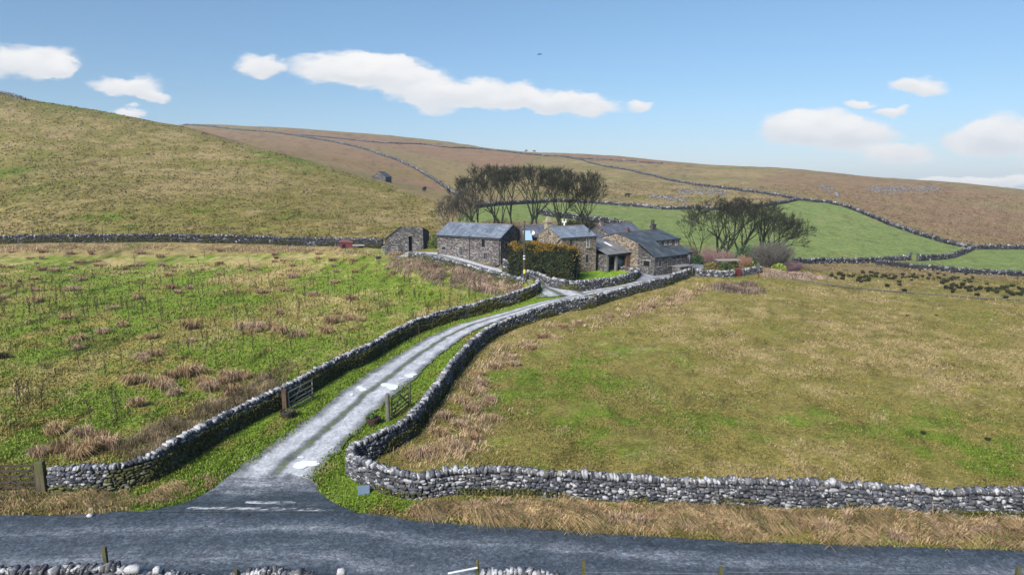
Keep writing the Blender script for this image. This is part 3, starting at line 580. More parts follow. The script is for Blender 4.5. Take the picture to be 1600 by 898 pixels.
def slate(name, c0, c1, streak, rough=.45, courses=3.2):
    N = NT_(name, rough, .5); v = N.coord('UV'); s = N.noise(N.mapping(v, (streak, .12, 1)), 1.0, 5, .6); p = N.noise(v, .5, 4); br = N.n('ShaderNodeTexBrick'); N.l(v, br.inputs['Vector'])
    br.inputs['Scale'].default_value = 1.0; br.inputs['Brick Width'].default_value = .42; br.inputs['Row Height'].default_value = 1 / courses; br.inputs['Mortar Size'].default_value = .012
    br.inputs['Color1'].default_value = (1, 1, 1, 1); br.inputs['Color2'].default_value = (.58, .59, .62, 1); br.inputs['Mortar'].default_value = (.35, .35, .35, 1)
    c = N.mix(N.ramp(N.math('ADD', s, N.math('SUBTRACT', p, .5), True), [(.34, (0, 0, 0)), (.66, (1, 1, 1))]), c0, c1); ms = N.noise(N.coord('Object'), .9, 8, .75); c = N.mix(N.ramp(ms, [(.56, (0, 0, 0)), (.68, (.7, .7, .7))]), c, tuple(a_ * b_ for a_, b_ in zip(c0, (1.0, .95, .72)))); c = N.mix(1.0, c, br.outputs['Color'], 'MULTIPLY'); N.bump(br.outputs['Color'], .4, .03); return N.out(c)
M_slate_b = slate('pale blue slate', (.115, .132, .165), (.215, .24, .285), 1.6, .38)
M_slate_h = slate('blue slate', (.15, .17, .205), (.225, .25, .295), .8, .36)
M_slate_d = slate('dark green slate', (.036, .044, .052), (.088, .100, .112), .7, .55)
M_slate_p = slate('purple slate', (.085, .088, .112), (.135, .14, .17), .8, .45)
M_sheet = slate('weathered sheet roof', (.115, .115, .12), (.21, .205, .205), 2.2, .6, 1.1)
def plain(name, c, rough=.8, spec=.3, var=.25, sc=3.0):
    N = NT_(name, rough, spec); n = N.noise(N.coord('Object'), sc, 5, .7)
    return N.out(N.mix(1.0, N.ramp(n, [(.3, (1 - var,) * 3), (.7, (1 + var,) * 3)]), c, 'MULTIPLY'))
M_glass = plain('dark window glass', (.02, .024, .028), .12, .6, .1); M_dark = plain('interior shade', (.012, .012, .014), .95, .05)  # the near-black second colour paints the shade inside openings
M_frame = plain('grey painted frame', (.17, .17, .175), .6); M_white = plain('white paint', (.55, .55, .55), .5); M_trim = plain('dark gutter', (.03, .032, .036), .5)
M_lint = plain('pale dressed stone', (.16, .148, .135), .9); M_brick = plain('brown brick', (.10, .058, .04), .9); M_lime = plain('lichened stone', (.23, .20, .135), .9, .2, .4, 5)
M_pipe = plain('black flue', (.02, .02, .022), .6); M_bluepaint = plain('faded blue sheet', (.20, .32, .42), .5, .4, .12); M_bluedoor = plain('dark blue door', (.022, .042, .085), .6)
M_red = plain('dull red paint', (.085, .018, .022), .7); M_wood = plain('weathered timber', (.10, .088, .07), .9, .1, .4, 6); M_woodp = plain('pale weathered timber', (.22, .21, .19), .9, .1, .3, 6)
def quad_uv(name, pts, mat, parent, thick=.10, lo=None):
    """a roof slope: eave left, eave right, ridge right, ridge left; slab with thickness; uv in metres"""
    p = [Vector(q) for q in pts]; nrm = (p[1] - p[0]).cross(p[3] - p[0]).normalized()
    if nrm.z < 0: nrm = -nrm
    b = [q - nrm * thick for q in p]; V = [tuple(q) for q in p + b]
    org = parent.location if parent.type == 'EMPTY' else (parent.parent.location if parent.parent else (0, 0, 0))
    me = bpy.data.meshes.new(name); me.from_pydata([tuple(Vector(v) - Vector(org)) for v in V], [], [(0, 1, 2, 3), (7, 6, 5, 4), (0, 4, 5, 1), (1, 5, 6, 2), (2, 6, 7, 3), (3, 7, 4, 0)])
    uvl = me.uv_layers.new(name='UVMap'); ax = (p[1] - p[0]).normalized(); ay = nrm.cross(ax).normalized()
    for l in me.loops:
        q = Vector(V[l.vertex_index]) - p[0]; uvl.data[l.index].uv = (q.dot(ax), q.dot(ay))
    me.update(); me.materials.append(mat); o = bpy.data.objects.new(name, me); C.objects.link(o); o.parent = parent; return o
def gable_block(root, fr, L, Wd, z0, ze, zr, mw, mr, over=.22, ridge_at=.5, name='wall', roof=True, hip=0.0):
    """walls with two gables (ridge along u) and two roof slopes; v runs from the front (0) back"""
    m = MB(); vr = Wd * ridge_at
    m.prism([fr(0, 0, z0), fr(0, Wd, z0), fr(0, Wd, ze), fr(0, vr, zr), fr(0, 0, ze)][::-1], [fr(L, 0, z0), fr(L, Wd, z0), fr(L, Wd, ze), fr(L, vr, zr), fr(L, 0, ze)][::-1])
    w = m.build(name, mw, root)
    k = (zr - ze) / vr; k2 = (zr - ze) / (Wd - vr); g = .13
    if roof:
        s1 = quad_uv('roof', [fr(-over * .6, -over, ze - over * k + g), fr(L + over * .6, -over, ze - over * k + g), fr(L + over * .6, vr, zr + g), fr(-over * .6, vr, zr + g)], mr, root)
        s2 = quad_uv('roof', [fr(L + over * .6, Wd + over, ze - over * k2 + g), fr(-over * .6, Wd + over, ze - over * k2 + g), fr(-over * .6, vr + .004, zr + g), fr(L + over * .6, vr + .004, zr + g)], mr, root)
        MB().bar(fr(-over * .6, vr, zr + g + .03), fr(L + over * .6, vr, zr + g + .03), .22, .09).build('ridge_tiles', M_lint, root)
        MB().bar(fr(-over * .5, -over - .03, ze - over * k - .05), fr(L + over * .5, -over - .03, ze - over * k - .05), .10, .10).build('gutter', M_trim, root)
    return w
def window(root, fr, u0, u1, z0, z1, v=0.0, side=-1, bars=1, frame_m=None, nm='window', glass=None, lint=True):
    """a window on the face v (side=-1: facing -v): surround, recessed glass, sill, glazing bars"""
    frame_m = frame_m or M_frame; s = side; f = MB(); t = .05
    for a in ((u0, u0 + t, z0, z1), (u1 - t, u1, z0, z1), (u0 + t, u1 - t, z1 - t, z1), (u0 + t, u1 - t, z0, z0 + t)): f.box(fr, a[0], a[1], v + min(0, s * .035) , v + max(0, s * .035), a[2], a[3])
    for i in range(bars): c = u0 + (u1 - u0) * (i + 1) / (bars + 1); f.box(fr, c - .025, c + .025, v + min(0, s * .03), v + max(0, s * .03), z0 + t, z1 - t)
    w = f.build(nm, frame_m, root)
    MB().box(fr, u0 + t, u1 - t, v + min(0, s * .012), v + max(0, s * .012), z0 + t, z1 - t).build('pane', glass or M_glass, w)
    MB().box(fr, u0 - .10, u1 + .10, v + min(0, s * .10), v + max(0, s * .10), z0 - .13, z0 - .003).build('sill', M_lint, w)
    if lint: MB().box(fr, u0 - .14, u1 + .14, v + min(0, s * .05), v + max(0, s * .05), z1 + .003, z1 + .22).build('lintel', M_lint, w)
    return w
def opening(root, fr, u0, u1, z0, z1, v=0.0, s=-1, nm='door', mat=None):
    d = MB().box(fr, u0, u1, v + min(0, s * .012), v + max(0, s * .012), z0, z1).build(nm, mat or M_dark, root)
    f = MB()
    for a in ((u0 - .12, u0, z0, z1), (u1, u1 + .12, z0, z1), (u0 - .2, u1 + .2, z1, z1 + .2)): f.box(fr, a[0], a[1], v + min(0, s * .06), v + max(0, s * .06), a[2] + .003, a[3])
    f.build('stone_surround', M_lint, d); return d
def swap(fr, L):
    """frame of the gable end at u=L: its u runs along +v, its outward side is -v"""
    return frame(fr(L, 0, 0), (fr.b.x, fr.b.y), (-fr.a.x, -fr.a.y))
# --- the big barn
fb = frame((-12.5, 113.7), (10.66, -5.7)); root = thing('stone_barn', 'long two-storey stone barn with pale blue slate roof at the left of the farm', 'barn', (-12.5, 113.7, 2.0))
LB_ = 12.1; gable_block(root, fb, LB_, 7.9, 1.0, 6.5, 8.2, M_bs_barn, M_slate_b, .25)
window(root, fb, 8.55, 9.3, 4.85, 6.2, bars=0, nm='window', glass=M_dark); window(root, fb, 8.95, 9.65, 2.9, 4.05, bars=1); window(root, fb, 4.35, 4.9, 3.3, 4.75, bars=1); window(root, fb, .9, 1.7, 4.0, 4.6, bars=0)
MB().tube(fb(6.35, -.09, 1.2), fb(6.35, -.09, 6.4), .055, .055, 6).build('downpipe', M_trim, root); MB().tube(fb(11.9, -.09, 1.2), fb(11.9, -.09, 6.4), .06, .06, 6).build('downpipe', M_trim, root)
fg = swap(fb, LB_); opening(root, fg, 1.5, 2.3, 4.8, 5.5, 0, -1, 'window'); opening(root, fg, 3.1, 4.1, 2.0, 4.1, 0, -1, 'door', M_frame); MB().box(fg, 2.5, 4.6, -.7, -.003, 4.35, 4.45).build('door_canopy', M_slate_p, root); opening(root, fg, 3.8, 4.1, 6.9, 7.3, 0, -1, 'vent_slit')
MB().box(frame(fb(6.4, -1.7, 0), (fb.a.x, fb.a.y)), 0, 5.7, 0, 1.5, .8, 2.28).build('stone_plinth', M_bs_dark, root)
# --- the farmhouse
fh = frame((7.42, 102.8), (.873, .489)); root = thing('farmhouse', 'two-storey brown stone farmhouse with blue slate roof behind the dark hedge', 'house', (7.42, 102.8, 1.6))
gable_block(root, fh, 6.55, 7.0, .8, 7.0, 8.35, M_bs_house, M_slate_h, .16)
window(root, fh, 1.5, 2.15, 5.35, 6.75, bars=0); window(root, fh, 4.65, 5.3, 5.35, 6.8, bars=1, frame_m=M_white); window(root, fh, 4.5, 5.15, 2.95, 4.25, bars=0)
p = MB(); gh = frame(fh(0, 0, 0), (-fh.b.x, -fh.b.y), (fh.a.x, fh.a.y))     # front gable face: u along -b
p.tube(fh(-.08, .05, 6.85), fh(-.08, 1.15, 6.1), .06, .06, 6); p.tube(fh(-.08, 1.15, 6.1), fh(-.08, 1.15, 2.2), .06, .06, 6); p.build('downpipe', M_trim, root)
fl = frame((2.55, 110.4), (.93, .37)); gable_block(root, fl, 6.2, 5.5, 1.0, 6.35, 8.0, M_bs_dark, M_slate_p, .14, name='wing_wall')
ch = MB(); cf = frame(fh(.35, 4.5, 0), (fh.a.x, fh.a.y)); ch.box(cf, 0, .95, 0, .95, 7.2, 9.0); c_ = ch.build('chimney', M_lime, root)
MB().box(cf, -.12, 1.07, -.12, 1.07, 9.0, 9.25).build('chimney_cap', M_lime, c_)
m = MB(); m.prism([cf(.05, .05, 9.25), cf(.9, .05, 9.25), cf(.9, .9, 9.25), cf(.05, .9, 9.25)], [cf(.3, .3, 9.95), cf(.65, .3, 9.95), cf(.65, .65, 9.95), cf(.3, .65, 9.95)]); m.build('chimney_pot', M_lime, c_)
m = MB(); q = fh(3.0, 3.7, 8.4); m.tube(q, q + Vector((0, 0, .7)), .13, .12, 8); m.tube(q + Vector((-.25, 0, .6)), q + Vector((-.25, 0, 1.15)), .08, .10, 6); m.tube(q + Vector((.25, 0, .6)), q + Vector((.25, 0, 1.15)), .08, .10, 6); m.bar(q + Vector((-.3, 0, .7)), q + Vector((.3, 0, .7)), .16, .16); m.build('chimney_cowl', M_white, root)
q = fh(6.0, 1.2, 7.3); MB().tube(q, q + Vector((0, 0, 1.35)), .10, .10, 8).build('flue', M_pipe, root)
# small lean-to with a faded blue roof, and a dish
r2 = thing('lean_to_shed', 'small lean-to with faded light blue roof between the barn and the farmhouse', 'shed', (2.2, 108.6, 1.6))
ff = frame((2.05, 108.2), (1, .1)); m = MB(); m.prism([ff(0, 0, 1.2), ff(1.15, 0, 1.2), ff(1.15, 1.9, 1.2), ff(0, 1.9, 1.2)], [ff(0, 0, 6.1), ff(1.15, 0, 6.1), ff(1.15, 1.9, 7.3), ff(0, 1.9, 7.3)]); m.build('wall', M_bs_dark, r2)
quad_uv('roof', [ff(-.1, -.15, 6.15), ff(1.2, -.15, 6.15), ff(1.2, 1.95, 7.5), ff(-.1, 1.95, 7.5)], M_bluepaint, r2, .06)
m = MB(); c0 = Vector((3.05, 107.9, 7.35)); n_ = Vector((.55, -.75, .35)).normalized(); x_ = n_.orthogonal().normalized(); y_ = n_.cross(x_); rings = []
for k in range(4):
    rr = .10 + .11 * k; dd = .035 * k * k; rings.append([c0 + n_ * dd + x_ * (rr * math.cos(a * math.pi / 6)) + y_ * (rr * math.sin(a * math.pi / 6)) for a in range(12)])
for k in range(3):
    for a in range(12): m.poly([rings[k][a], rings[k][(a + 1) % 12], rings[k + 1][(a + 1) % 12], rings[k + 1][a]])
m.poly(rings[0]); m.bar(c0, c0 - n_ * .35 - Vector((0, 0, .5)), .05, .05); m.bar(c0 - y_ * .4, c0 + n_ * .5, .03, .03)
tag(m.build('satellite_dish', M_white, None, tuple(c0)), 'small white satellite dish fixed at the left end of the farmhouse roof', 'satellite dish')
# --- open-fronted garage
A_ = Vector((.785, .62, 0)); fgr = frame((14.75, 105.45), (.785, .62)); root = thing('open_garage', 'open-fronted stone garage with sloping grey sheet roof right of the farmhouse', 'garage', (14.75, 105.45, 1.4)); LG = 6.6
m = MB(); m.box(fgr, 0, .35, 0, 5.2, .6, 4.1).box(fgr, LG - .35, LG, .4, 5.2, .6, 4.1).box(fgr, .35, LG - .35, 4.9, 5.2, .6, 5.4); m.build('wall', M_bs_dark, root)
MB().box(fgr, 5.3, LG, 0, .4, .6, 3.95).build('front_wall', M_bs_house, root)
MB().box(fgr, 4.55, 5.297, 0, .4, .6, 3.95).build('brick_pier', M_brick, root); MB().box(fgr, 2.15, 2.5, .05, .4, .6, 3.85).build('pillar', M_lint, root); MB().box(fgr, -.02, .38, -.06, -.003, .6, 4.0).build('corner_stones', M_lint, root)
MB().box(fgr, .38, 4.55, .05, .35, 3.8, 4.0).build('lintel', M_wood, root); MB().box(fgr, .36, 4.9, 4.3, 4.4, .8, 4.6).build('shade_panel', M_dark, root)  # near-black panel at the back paints in the garage's inner shade
MB().box(fgr, .36, 2.12, 1.2, 1.26, .8, 3.7).build('door', M_bluedoor, root); MB().box(fgr, 2.52, 4.54, 2.2, 2.26, .8, 3.7).build('shade_screen', M_dark, root)  # near-black sheet in the second bay stands in for shade
rf = quad_uv('roof', [fgr(-.15, -.3, 4.2), fgr(LG + .15, -.3, 4.2), fgr(LG + .15, 5.3, 5.98), fgr(-.15, 5.3, 5.98)], M_sheet, root, .08)
for u in (.5, 3.2): quad_uv('skylight', [fgr(u, 2.3, 5.10), fgr(u + .55, 2.3, 5.10), fgr(u + .55, 3.9, 5.61), fgr(u, 3.9, 5.61)], M_white, rf, .03)
m = MB(); fq = frame(fgr(-.6, 5.4, 0), (.785, .62)); rr = thing('lean_to_shed', 'low building with purple slate roof between farmhouse and garage', 'shed', tuple(fq(0, 0, 1.4)))
gable_block(rr, fq, 6.6, 4.0, .8, 5.3, 6.35, M_bs_dark, M_slate_p, .1)
# --- the big farm range
fr_ = frame((19.98, 107.6), (.785, .62)); root = thing('farm_range', 'large rambling stone farmhouse range with dark slate roof sweeping low at the front', 'house', (19.98, 107.6, 1.2)); LR = 10.3; Wb = 9.0
m = MB(); m.prism([fr_(0, 0, .2), fr_(0, Wb, .2), fr_(0, Wb, 5.75), fr_(0, 4.6, 6.95), fr_(0, 0, 5.75)][::-1], [fr_(LR, 0, .2), fr_(LR, Wb, .2), fr_(LR, Wb, 5.75), fr_(LR, 4.6, 6.95), fr_(LR, 0, 5.75)][::-1]); m.build('wall', M_bs_house, root)
ov = .2; quad_uv('roof', [fr_(-.12, -ov, 5.86), fr_(LR + .15, -ov, 5.86), fr_(LR + .15, 4.6, 7.1), fr_(-.12, 4.6, 7.1)], M_slate_d, root); quad_uv('roof', [fr_(LR + .15, Wb + ov, 5.86), fr_(-.12, Wb + ov, 5.86), fr_(-.12, 4.604, 7.1), fr_(LR + .15, 4.604, 7.1)], M_slate_d, root)
MB().bar(fr_(-.1, 4.6, 7.13), fr_(LR + .1, 4.6, 7.13), .22, .09).build('ridge_tiles', M_lint, root); MB().bar(fr_(3.9, -ov - .04, 5.72), fr_(LR + .1, -ov - .04, 5.72), .1, .1).build('gutter', M_trim, root)
# catslide part in front
m = MB(); LC = 8.2; m.prism([fr_(0, -3.4, .2), fr_(0, -.003, .2), fr_(0, -.003, 5.2), fr_(0, -3.4, 3.7)][::-1], [fr_(LC, -3.4, .2), fr_(LC, -.003, .2), fr_(LC, -.003, 4.6), fr_(LC, -3.4, 3.7)][::-1]); m.build('front_wall', M_bs_dark, root)
quad_uv('catslide_roof', [fr_(-.12, -3.6, 3.82), fr_(3.9, -3.6, 3.82), fr_(3.9, -.2, 5.84), fr_(-.12, -.2, 5.84)], M_slate_d, root); quad_uv('lower_roof', [fr_(3.904, -3.6, 3.82), fr_(LC + .1, -3.6, 3.82), fr_(LC + .1, -.004, 4.75), fr_(3.904, -.004, 5.35)], M_slate_d, root)
MB().bar(fr_(-.1, -3.66, 3.72), fr_(LC + .1, -3.66, 3.72), .1, .1).build('gutter', M_trim, root)
# right-hand front block
fk = frame(fr_(LC + .004, -2.5, 0), (.785, .62)); m = MB(); m.prism([fk(0, 0, .2), fk(2.3, 0, .2), fk(2.3, 2.49, .2), fk(0, 2.49, .2)], [fk(0, 0, 3.75), fk(2.3, 0, 3.75), fk(2.3, 2.49, 4.6), fk(0, 2.49, 4.6)]); m.build('porch_wall', M_bs_dark, root)
quad_uv('porch_roof', [fk(-.02, -.2, 3.82), fk(2.45, -.2, 3.82), fk(2.45, 2.49, 4.75), fk(-.02, 2.49, 4.75)], M_slate_d, root)
window(root, fk, .45, .95, 2.0, 3.3, bars=1, frame_m=M_white); window(root, fk, 1.2, 1.7, 2.0, 3.3, bars=1, frame_m=M_white)
for u in (4.9, 6.4, 7.6, 9.2): window(root, fr_, u, u + .62, 5.0 if u < 8 else 4.75, 5.6, bars=1, frame_m=M_white, lint=False)
fs = frame(fr_(0, -3.4, 0), (fr_.b.x, fr_.b.y), (fr_.a.x, fr_.a.y)); opening(root, fs, .9, 2.2, 2.3, 3.1, 0, -1, 'window')
window(root, frame(fr_(0, -3.4, 0), (.785, .62)), 1.0, 1.6, 2.3, 3.3, bars=0); window(root, frame(fr_(0, -3.4, 0), (.785, .62)), 3.2, 4.0, 2.2, 3.3, bars=1, frame_m=M_lint)
def stack(u, v, z0, z1, w, mat, pots, up=.5):
    c_ = MB().box(frame(fr_(u, v, 0), (.785, .62)), 0, w, 0, w * .8, z0, z1).build('chimney', mat, root); MB().box(frame(fr_(u - .05, v - .05, 0), (.785, .62)), 0, w + .1, 0, w * .8 + .1, z1, z1 + .12).build('chimney_cap', mat, c_)
    for i in range(pots): q = fr_(u + w * (i + .5) / pots, v + w * .4, z1 + .12); MB().tube(q, q + Vector((0, 0, up)), .12, .10, 8).build('chimney_pot', M_pipe, c_)
stack(2.1, 4.2, 6.6, 7.45, .55, M_brick, 1, .25); stack(8.4, 4.3, 6.6, 7.9, .95, M_bs_dark, 2, .75)
# back block
fk2 = frame((17.0, 117.3), (.785, .62)); r3 = thing('farm_outbuilding', 'slate-roofed stone outbuilding half hidden behind the left end of the farm range', 'outbuilding', (17.0, 117.3, 1.4)); gable_block(r3, fk2, 8.5, 6.0, .5, 5.9, 7.5, M_bs_dark, M_slate_p, .15)
c_ = MB().box(frame(fk2(.3, 2.6, 0), (.785, .62)), 0, .6, 0, .6, 7.2, 8.1).build('chimney', M_bs_house, r3); q = fk2(.6, 2.9, 8.1); MB().tube(q, q + Vector((0, 0, .5)), .1, .1, 8).build('chimney_pot', M_pipe, c_)
# low walled store with a flat stone top in front of the range
fy = frame(fr_(2.6, -6.3, 0), (.785, .62)); r4 = thing('coal_store', 'low stone store with pale flat coping in front of the dark slate farm range', 'outhouse', tuple(fy(0, 0, 1.0)))
m = MB(); m.box(fy, 0, 3.2, 0, 1.5, .4, 2.35); m.build('wall', M_bs_dark, r4); MB().box(fy, -.08, 3.28, -.08, 1.58, 2.353, 2.47).build('coping', M_lint, r4); opening(r4, fy, 2.3, 3.0, .9, 2.2, 0, -1, 'door', M_trim)
# --- ruined lean-to at the far left of the farm
fd = frame((-20.9, 122.3), (1, -.08)); r5 = thing('ruined_shed', 'roofless ruined stone shed with sloping left gable and dark doorway', 'shed', (-20.9, 122.3, 2.8))
zb = 2.0; m = MB(); S0 = -2.0
for (u0, u1, za0, za1, lo) in ((S0, 1.0, 4.7, 7.05, zb), (1.0, 2.35, 7.05, 7.1, zb), (3.0, 5.0, 7.1, 6.95, zb), (2.35, 3.0, 7.1, 7.1, 5.4)):
    m.hexa([fd(u0, 0, lo), fd(u1, 0, lo), fd(u1, .55, lo), fd(u0, .55, lo), fd(u0, 0, za0), fd(u1, 0, za1), fd(u1, .55, za1), fd(u0, .55, za0)])
m.hexa([fd(4.45, .55, zb), fd(5.0, .55, zb), fd(5.0, 5, zb), fd(4.45, 5, zb), fd(4.45, .55, 6.9), fd(5.0, .55, 6.9), fd(5.0, 5, 6.0), fd(4.45, 5, 6.0)]); m.hexa([fd(S0, .55, zb), fd(S0 + .5, .55, zb), fd(S0 + .5, 5, zb), fd(S0, 5, zb), fd(S0, .55, 4.6), fd(S0 + .5, .55, 4.6), fd(S0 + .5, 5, 4.6), fd(S0, 5, 4.6)])
m.box(fd, S0, 5.0, 5.0, 5.5, zb, 5.8); m.build('wall', M_bs_dark, r5); MB().bar(fd(S0 - .1, .2, 4.78), fd(1.0, .2, 7.13), .7, .14).build('coping', M_trim, r5)
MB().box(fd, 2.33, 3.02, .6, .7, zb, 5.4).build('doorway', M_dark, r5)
# --- lone field barn on the far fell
b0 = P(594.5, 282.5, 200); ff2 = frame((b0.x - 4.0, b0.y + 6), (.93, -.36)); r6 = thing('field_barn', 'small lone dark stone field barn at the foot of the brown moor', 'barn', (b0.x, b0.y + 6, b0.z)); zz = float(zt(b0.x, b0.y + 6))
fx = frame((b0.x - 4.2, b0.y + 4), (-.36, .93), (-.93, -.36)); fx = frame((b0.x + 1.4, b0.y + 4), (.30, .95)); gable_block(r6, fx, 5.5, 6.4, zz - 2, zz + 1.7, zz + 3.8, M_bs_dark, M_slate_d, .2)
# ------------------------------------------------------------------ telegraph pole
def pole(px, py, ptop):
    b = P(px, py); t, q = tq(px, ptop); z = HC + q * b.y; r = thing('telegraph_pole', 'tall dark wooden telegraph pole with pale bands beside the lane junction', 'pole', tuple(b)); m = MB(); m.tube(b - Vector((0, 0, .3)), Vector((b.x, b.y, z)), .15, .11, 10); m.build('post', plain('pole wood', (.05, .045, .03), .85), r)
    m = MB(); m.bar(Vector((b.x - .55, b.y - .15, z - .5)), Vector((b.x + .55, b.y - .15, z - .5)), .08, .1); m.build('crossarm', M_wood, r)
    for i in (-.45, 0, .45): MB().tube((b.x + i, b.y - .15, z - .45), (b.x + i, b.y - .15, z - .28), .04, .03, 6).build('insulator', M_frame, r)
    for zz_ in (3.9, 4.3): MB().tube((b.x, b.y, b.z + zz_), (b.x, b.y, b.z + zz_ + .18), .165, .165, 10).build('band', M_white, r)
    MB().box(frame((b.x - .13, b.y - .2), (1, 0)), 0, .26, 0, .05, b.z + 1.9, b.z + 2.5).build('notice_plate', plain('yellow plate', (.55, .42, .06), .5), r)
    MB().tube((b.x - 1.6, b.y + .6, b.z), (b.x, b.y, z - 1.8), .025, .02, 4).build('stay_wire', M_trim, r); return r
pole(819, 448, 345)
# slate slab standing where the wall by the lane breaks off
b = P(929, 479); s_ = thing('upright_slab', 'upright stone slab where the right lane wall breaks off', 'stone slab', tuple(b)); MB().prism([(b.x - .28, b.y - .12, b.z - .2), (b.x + .28, b.y - .12, b.z - .2), (b.x + .28, b.y + .12, b.z - .2), (b.x - .28, b.y + .12, b.z - .2)], [(b.x - .2, b.y - .1, b.z + 1.75), (b.x + .24, b.y - .1, b.z + 1.6), (b.x + .24, b.y + .1, b.z + 1.6), (b.x - .2, b.y + .1, b.z + 1.75)]).build('slab', M_bs_barn, s_, bevel=.03)
b = P(832, 436); s_ = thing('gatepost', 'stone gatepost at the left end of the garden wall by the barn track', 'gatepost', tuple(b)); MB().prism([(b.x - .22, b.y - .2, b.z - .2), (b.x + .22, b.y - .2, b.z - .2), (b.x + .22, b.y + .2, b.z - .2), (b.x - .22, b.y + .2, b.z - .2)], [(b.x - .18, b.y - .17, b.z + 1.7), (b.x + .2, b.y - .17, b.z + 1.8), (b.x + .2, b.y + .17, b.z + 1.8), (b.x - .18, b.y + .17, b.z + 1.7)]).build('post', M_bs_barn, s_, bevel=.03)
# ================================================================== GATES, POSTS AND SMALL THINGS
N = NT_('mossy post', .92, .1); v = N.coord('Object'); n = N.noise(N.mapping(v, (9, 9, 1.2)), 1.0, 5, .7); g = N.noise(v, 3.5, 4); c = N.ramp(n, [(.3, (.035, .027, .018)), (.7, (.12, .10, .07))]); c = N.mix(N.ramp(g, [(.45, (0, 0, 0)), (.62, (1, 1, 1))]), c, (.075, .085, .028)); N.bump(n, .5, .02); M_post = N.out(c)
N = NT_('grey gate timber', .9, .15); v = N.coord('Object'); n = N.noise(N.mapping(v, (3, 3, 14)), 1.0, 5, .7); M_gate = N.out(N.ramp(n, [(.3, (.075, .074, .064)), (.7, (.20, .20, .185))]))
N = NT_('brown gate timber', .9, .15); v = N.coord('Object'); n = N.noise(N.mapping(v, (3, 3, 14)), 1.0, 5, .7); M_gateb = N.out(N.ramp(n, [(.3, (.025, .019, .015)), (.7, (.075, .06, .05))]))
def gate(root, A, B, h, mat, brace=True, z0=.12, bars=5, parts=True):
    """five-barred gate from hinge A to latch B (points on the ground)"""
    A, B = Vector(A), Vector(B); up = Vector((0, 0, 1)); d = B - A; zs = [z0 + (h - z0) * k for k in (0, .2, .42, .68, 1.0)][-bars:] if bars == 5 else [z0 + (h - z0) * k / (bars - 1) for k in range(bars)]
    for z in zs: MB().bar(A + up * z, B + up * z, .05, .10).build('rail', mat, root)
    MB().bar(A + up * (z0 - .08), A + up * (h + .08), .10, .09).build('stile', mat, root); MB().bar(B + up * (z0 - .08), B + up * (h + .04), .09, .08).build('stile', mat, root)
    off = d.cross(up).normalized() * .055
    if brace: MB().bar(A + off + up * z0, A + d * .5 + off + up * h, .04, .08).build('brace', mat, root); MB().bar(B + off + up * z0, A + d * .45 + off + up * h, .04, .08).build('brace', mat, root)
    MB().bar(A - off + up * (h - .05), A + d * .3 - off + up * (h - .05), .02, .05).build('hinge', M_trim, root)
def rpost(root, b, h, r, mat=M_post, square=False, name='post', lean=(0, 0)):
    b = Vector(b); m = MB()
    if square: m.bar(b - Vector((0, 0, .2)), b + Vector((lean[0], lean[1], h)), r * 2, r * 2)
    else: m.tube(b - Vector((0, 0, .2)), b + Vector((lean[0], lean[1], h * .94)), r, r * .95, 10); m.tube(b + Vector((lean[0], lean[1], h * .94)), b + Vector((lean[0], lean[1], h)), r * .95, r * .6, 10)
    return m.build(name, mat, root)
# field gate and thick post at the bottom left
gA = P(58, 767); gB = gA + Vector((-3.3, -.1, 0)); t_ = thing('field_gate', 'brown five-bar timber gate with crossed braces at the left edge', 'gate', tuple(gA))
up = Vector((0, 0, 1))
for z in (.22, .55, .88, 1.2, 1.5)[0:5]: MB().bar(gA + up * z, gB + up * z, .05, .10).build('rail', M_gateb, t_)
MB().bar(gA + up * .1, gA + up * 1.58, .1, .09).build('stile', M_gateb, t_); MB().bar(gB + up * .1, gB + up * 1.58, .1, .09).build('stile', M_gateb, t_)
o_ = Vector((0, -.06, 0)); c_m = gA + Vector((-1.45, -.05, 0))
MB().bar(gA + o_ + up * 1.42, gB * .62 + gA * .38 + o_ + up * .2, .04, .09).build('brace', M_gateb, t_); MB().bar(gA * .85 + gB * .15 + o_ * 1.6 + up * .2, gB * .75 + gA * .25 + o_ * 1.6 + up * 1.45, .04, .09).build('brace', M_gateb, t_)
pb = P(68.5, 769); t_ = thing('gatepost', 'thick mossy timber gatepost between the brown gate and the stone wall end', 'gatepost', tuple(pb)); m = MB(); m.box(frame((pb.x - .24, pb.y - .18), (1, .12)), 0, .44, 0, .36, -.2, 1.80); m.build('post', M_post, t_, bevel=.04)
# lane gate, left, standing open against the wall
a = P(452, 643); b = P(489, 622); t_ = thing('lane_gate', 'pale grey timber gate standing open against the left lane wall', 'gate', tuple(a)); gate(t_, a, b, 1.45, M_gate)
pb = P(446, 644); t_ = thing('gatepost', 'square brown timber gatepost behind the left barrel planter', 'gatepost', tuple(pb)); rpost(t_, pb, 1.72, .15, plain('brown post', (.08, .05, .035), .9, .1, .4, 5), True)
a = P(613, 655); b = P(638, 634); t_ = thing('lane_gate', 'mossy timber gate standing open on the right verge of the lane', 'gate', tuple(a)); gate(t_, a, b, 1.45, plain('mossy gate timber', (.10, .105, .07), .9, .1, .35, 6))
pb = P(606.5, 657); t_ = thing('gatepost', 'round grey timber gatepost at the near end of the right-hand lane gate', 'gatepost', tuple(pb)); rpost(t_, pb, 2.0, .16, plain('grey post', (.115, .11, .095), .9, .1, .4, 6))
pb = P(641, 636); t_ = thing('gatepost', 'thin dark timber post at the far end of the right-hand lane gate', 'gatepost', tuple(pb)); rpost(t_, pb, 1.9, .08)
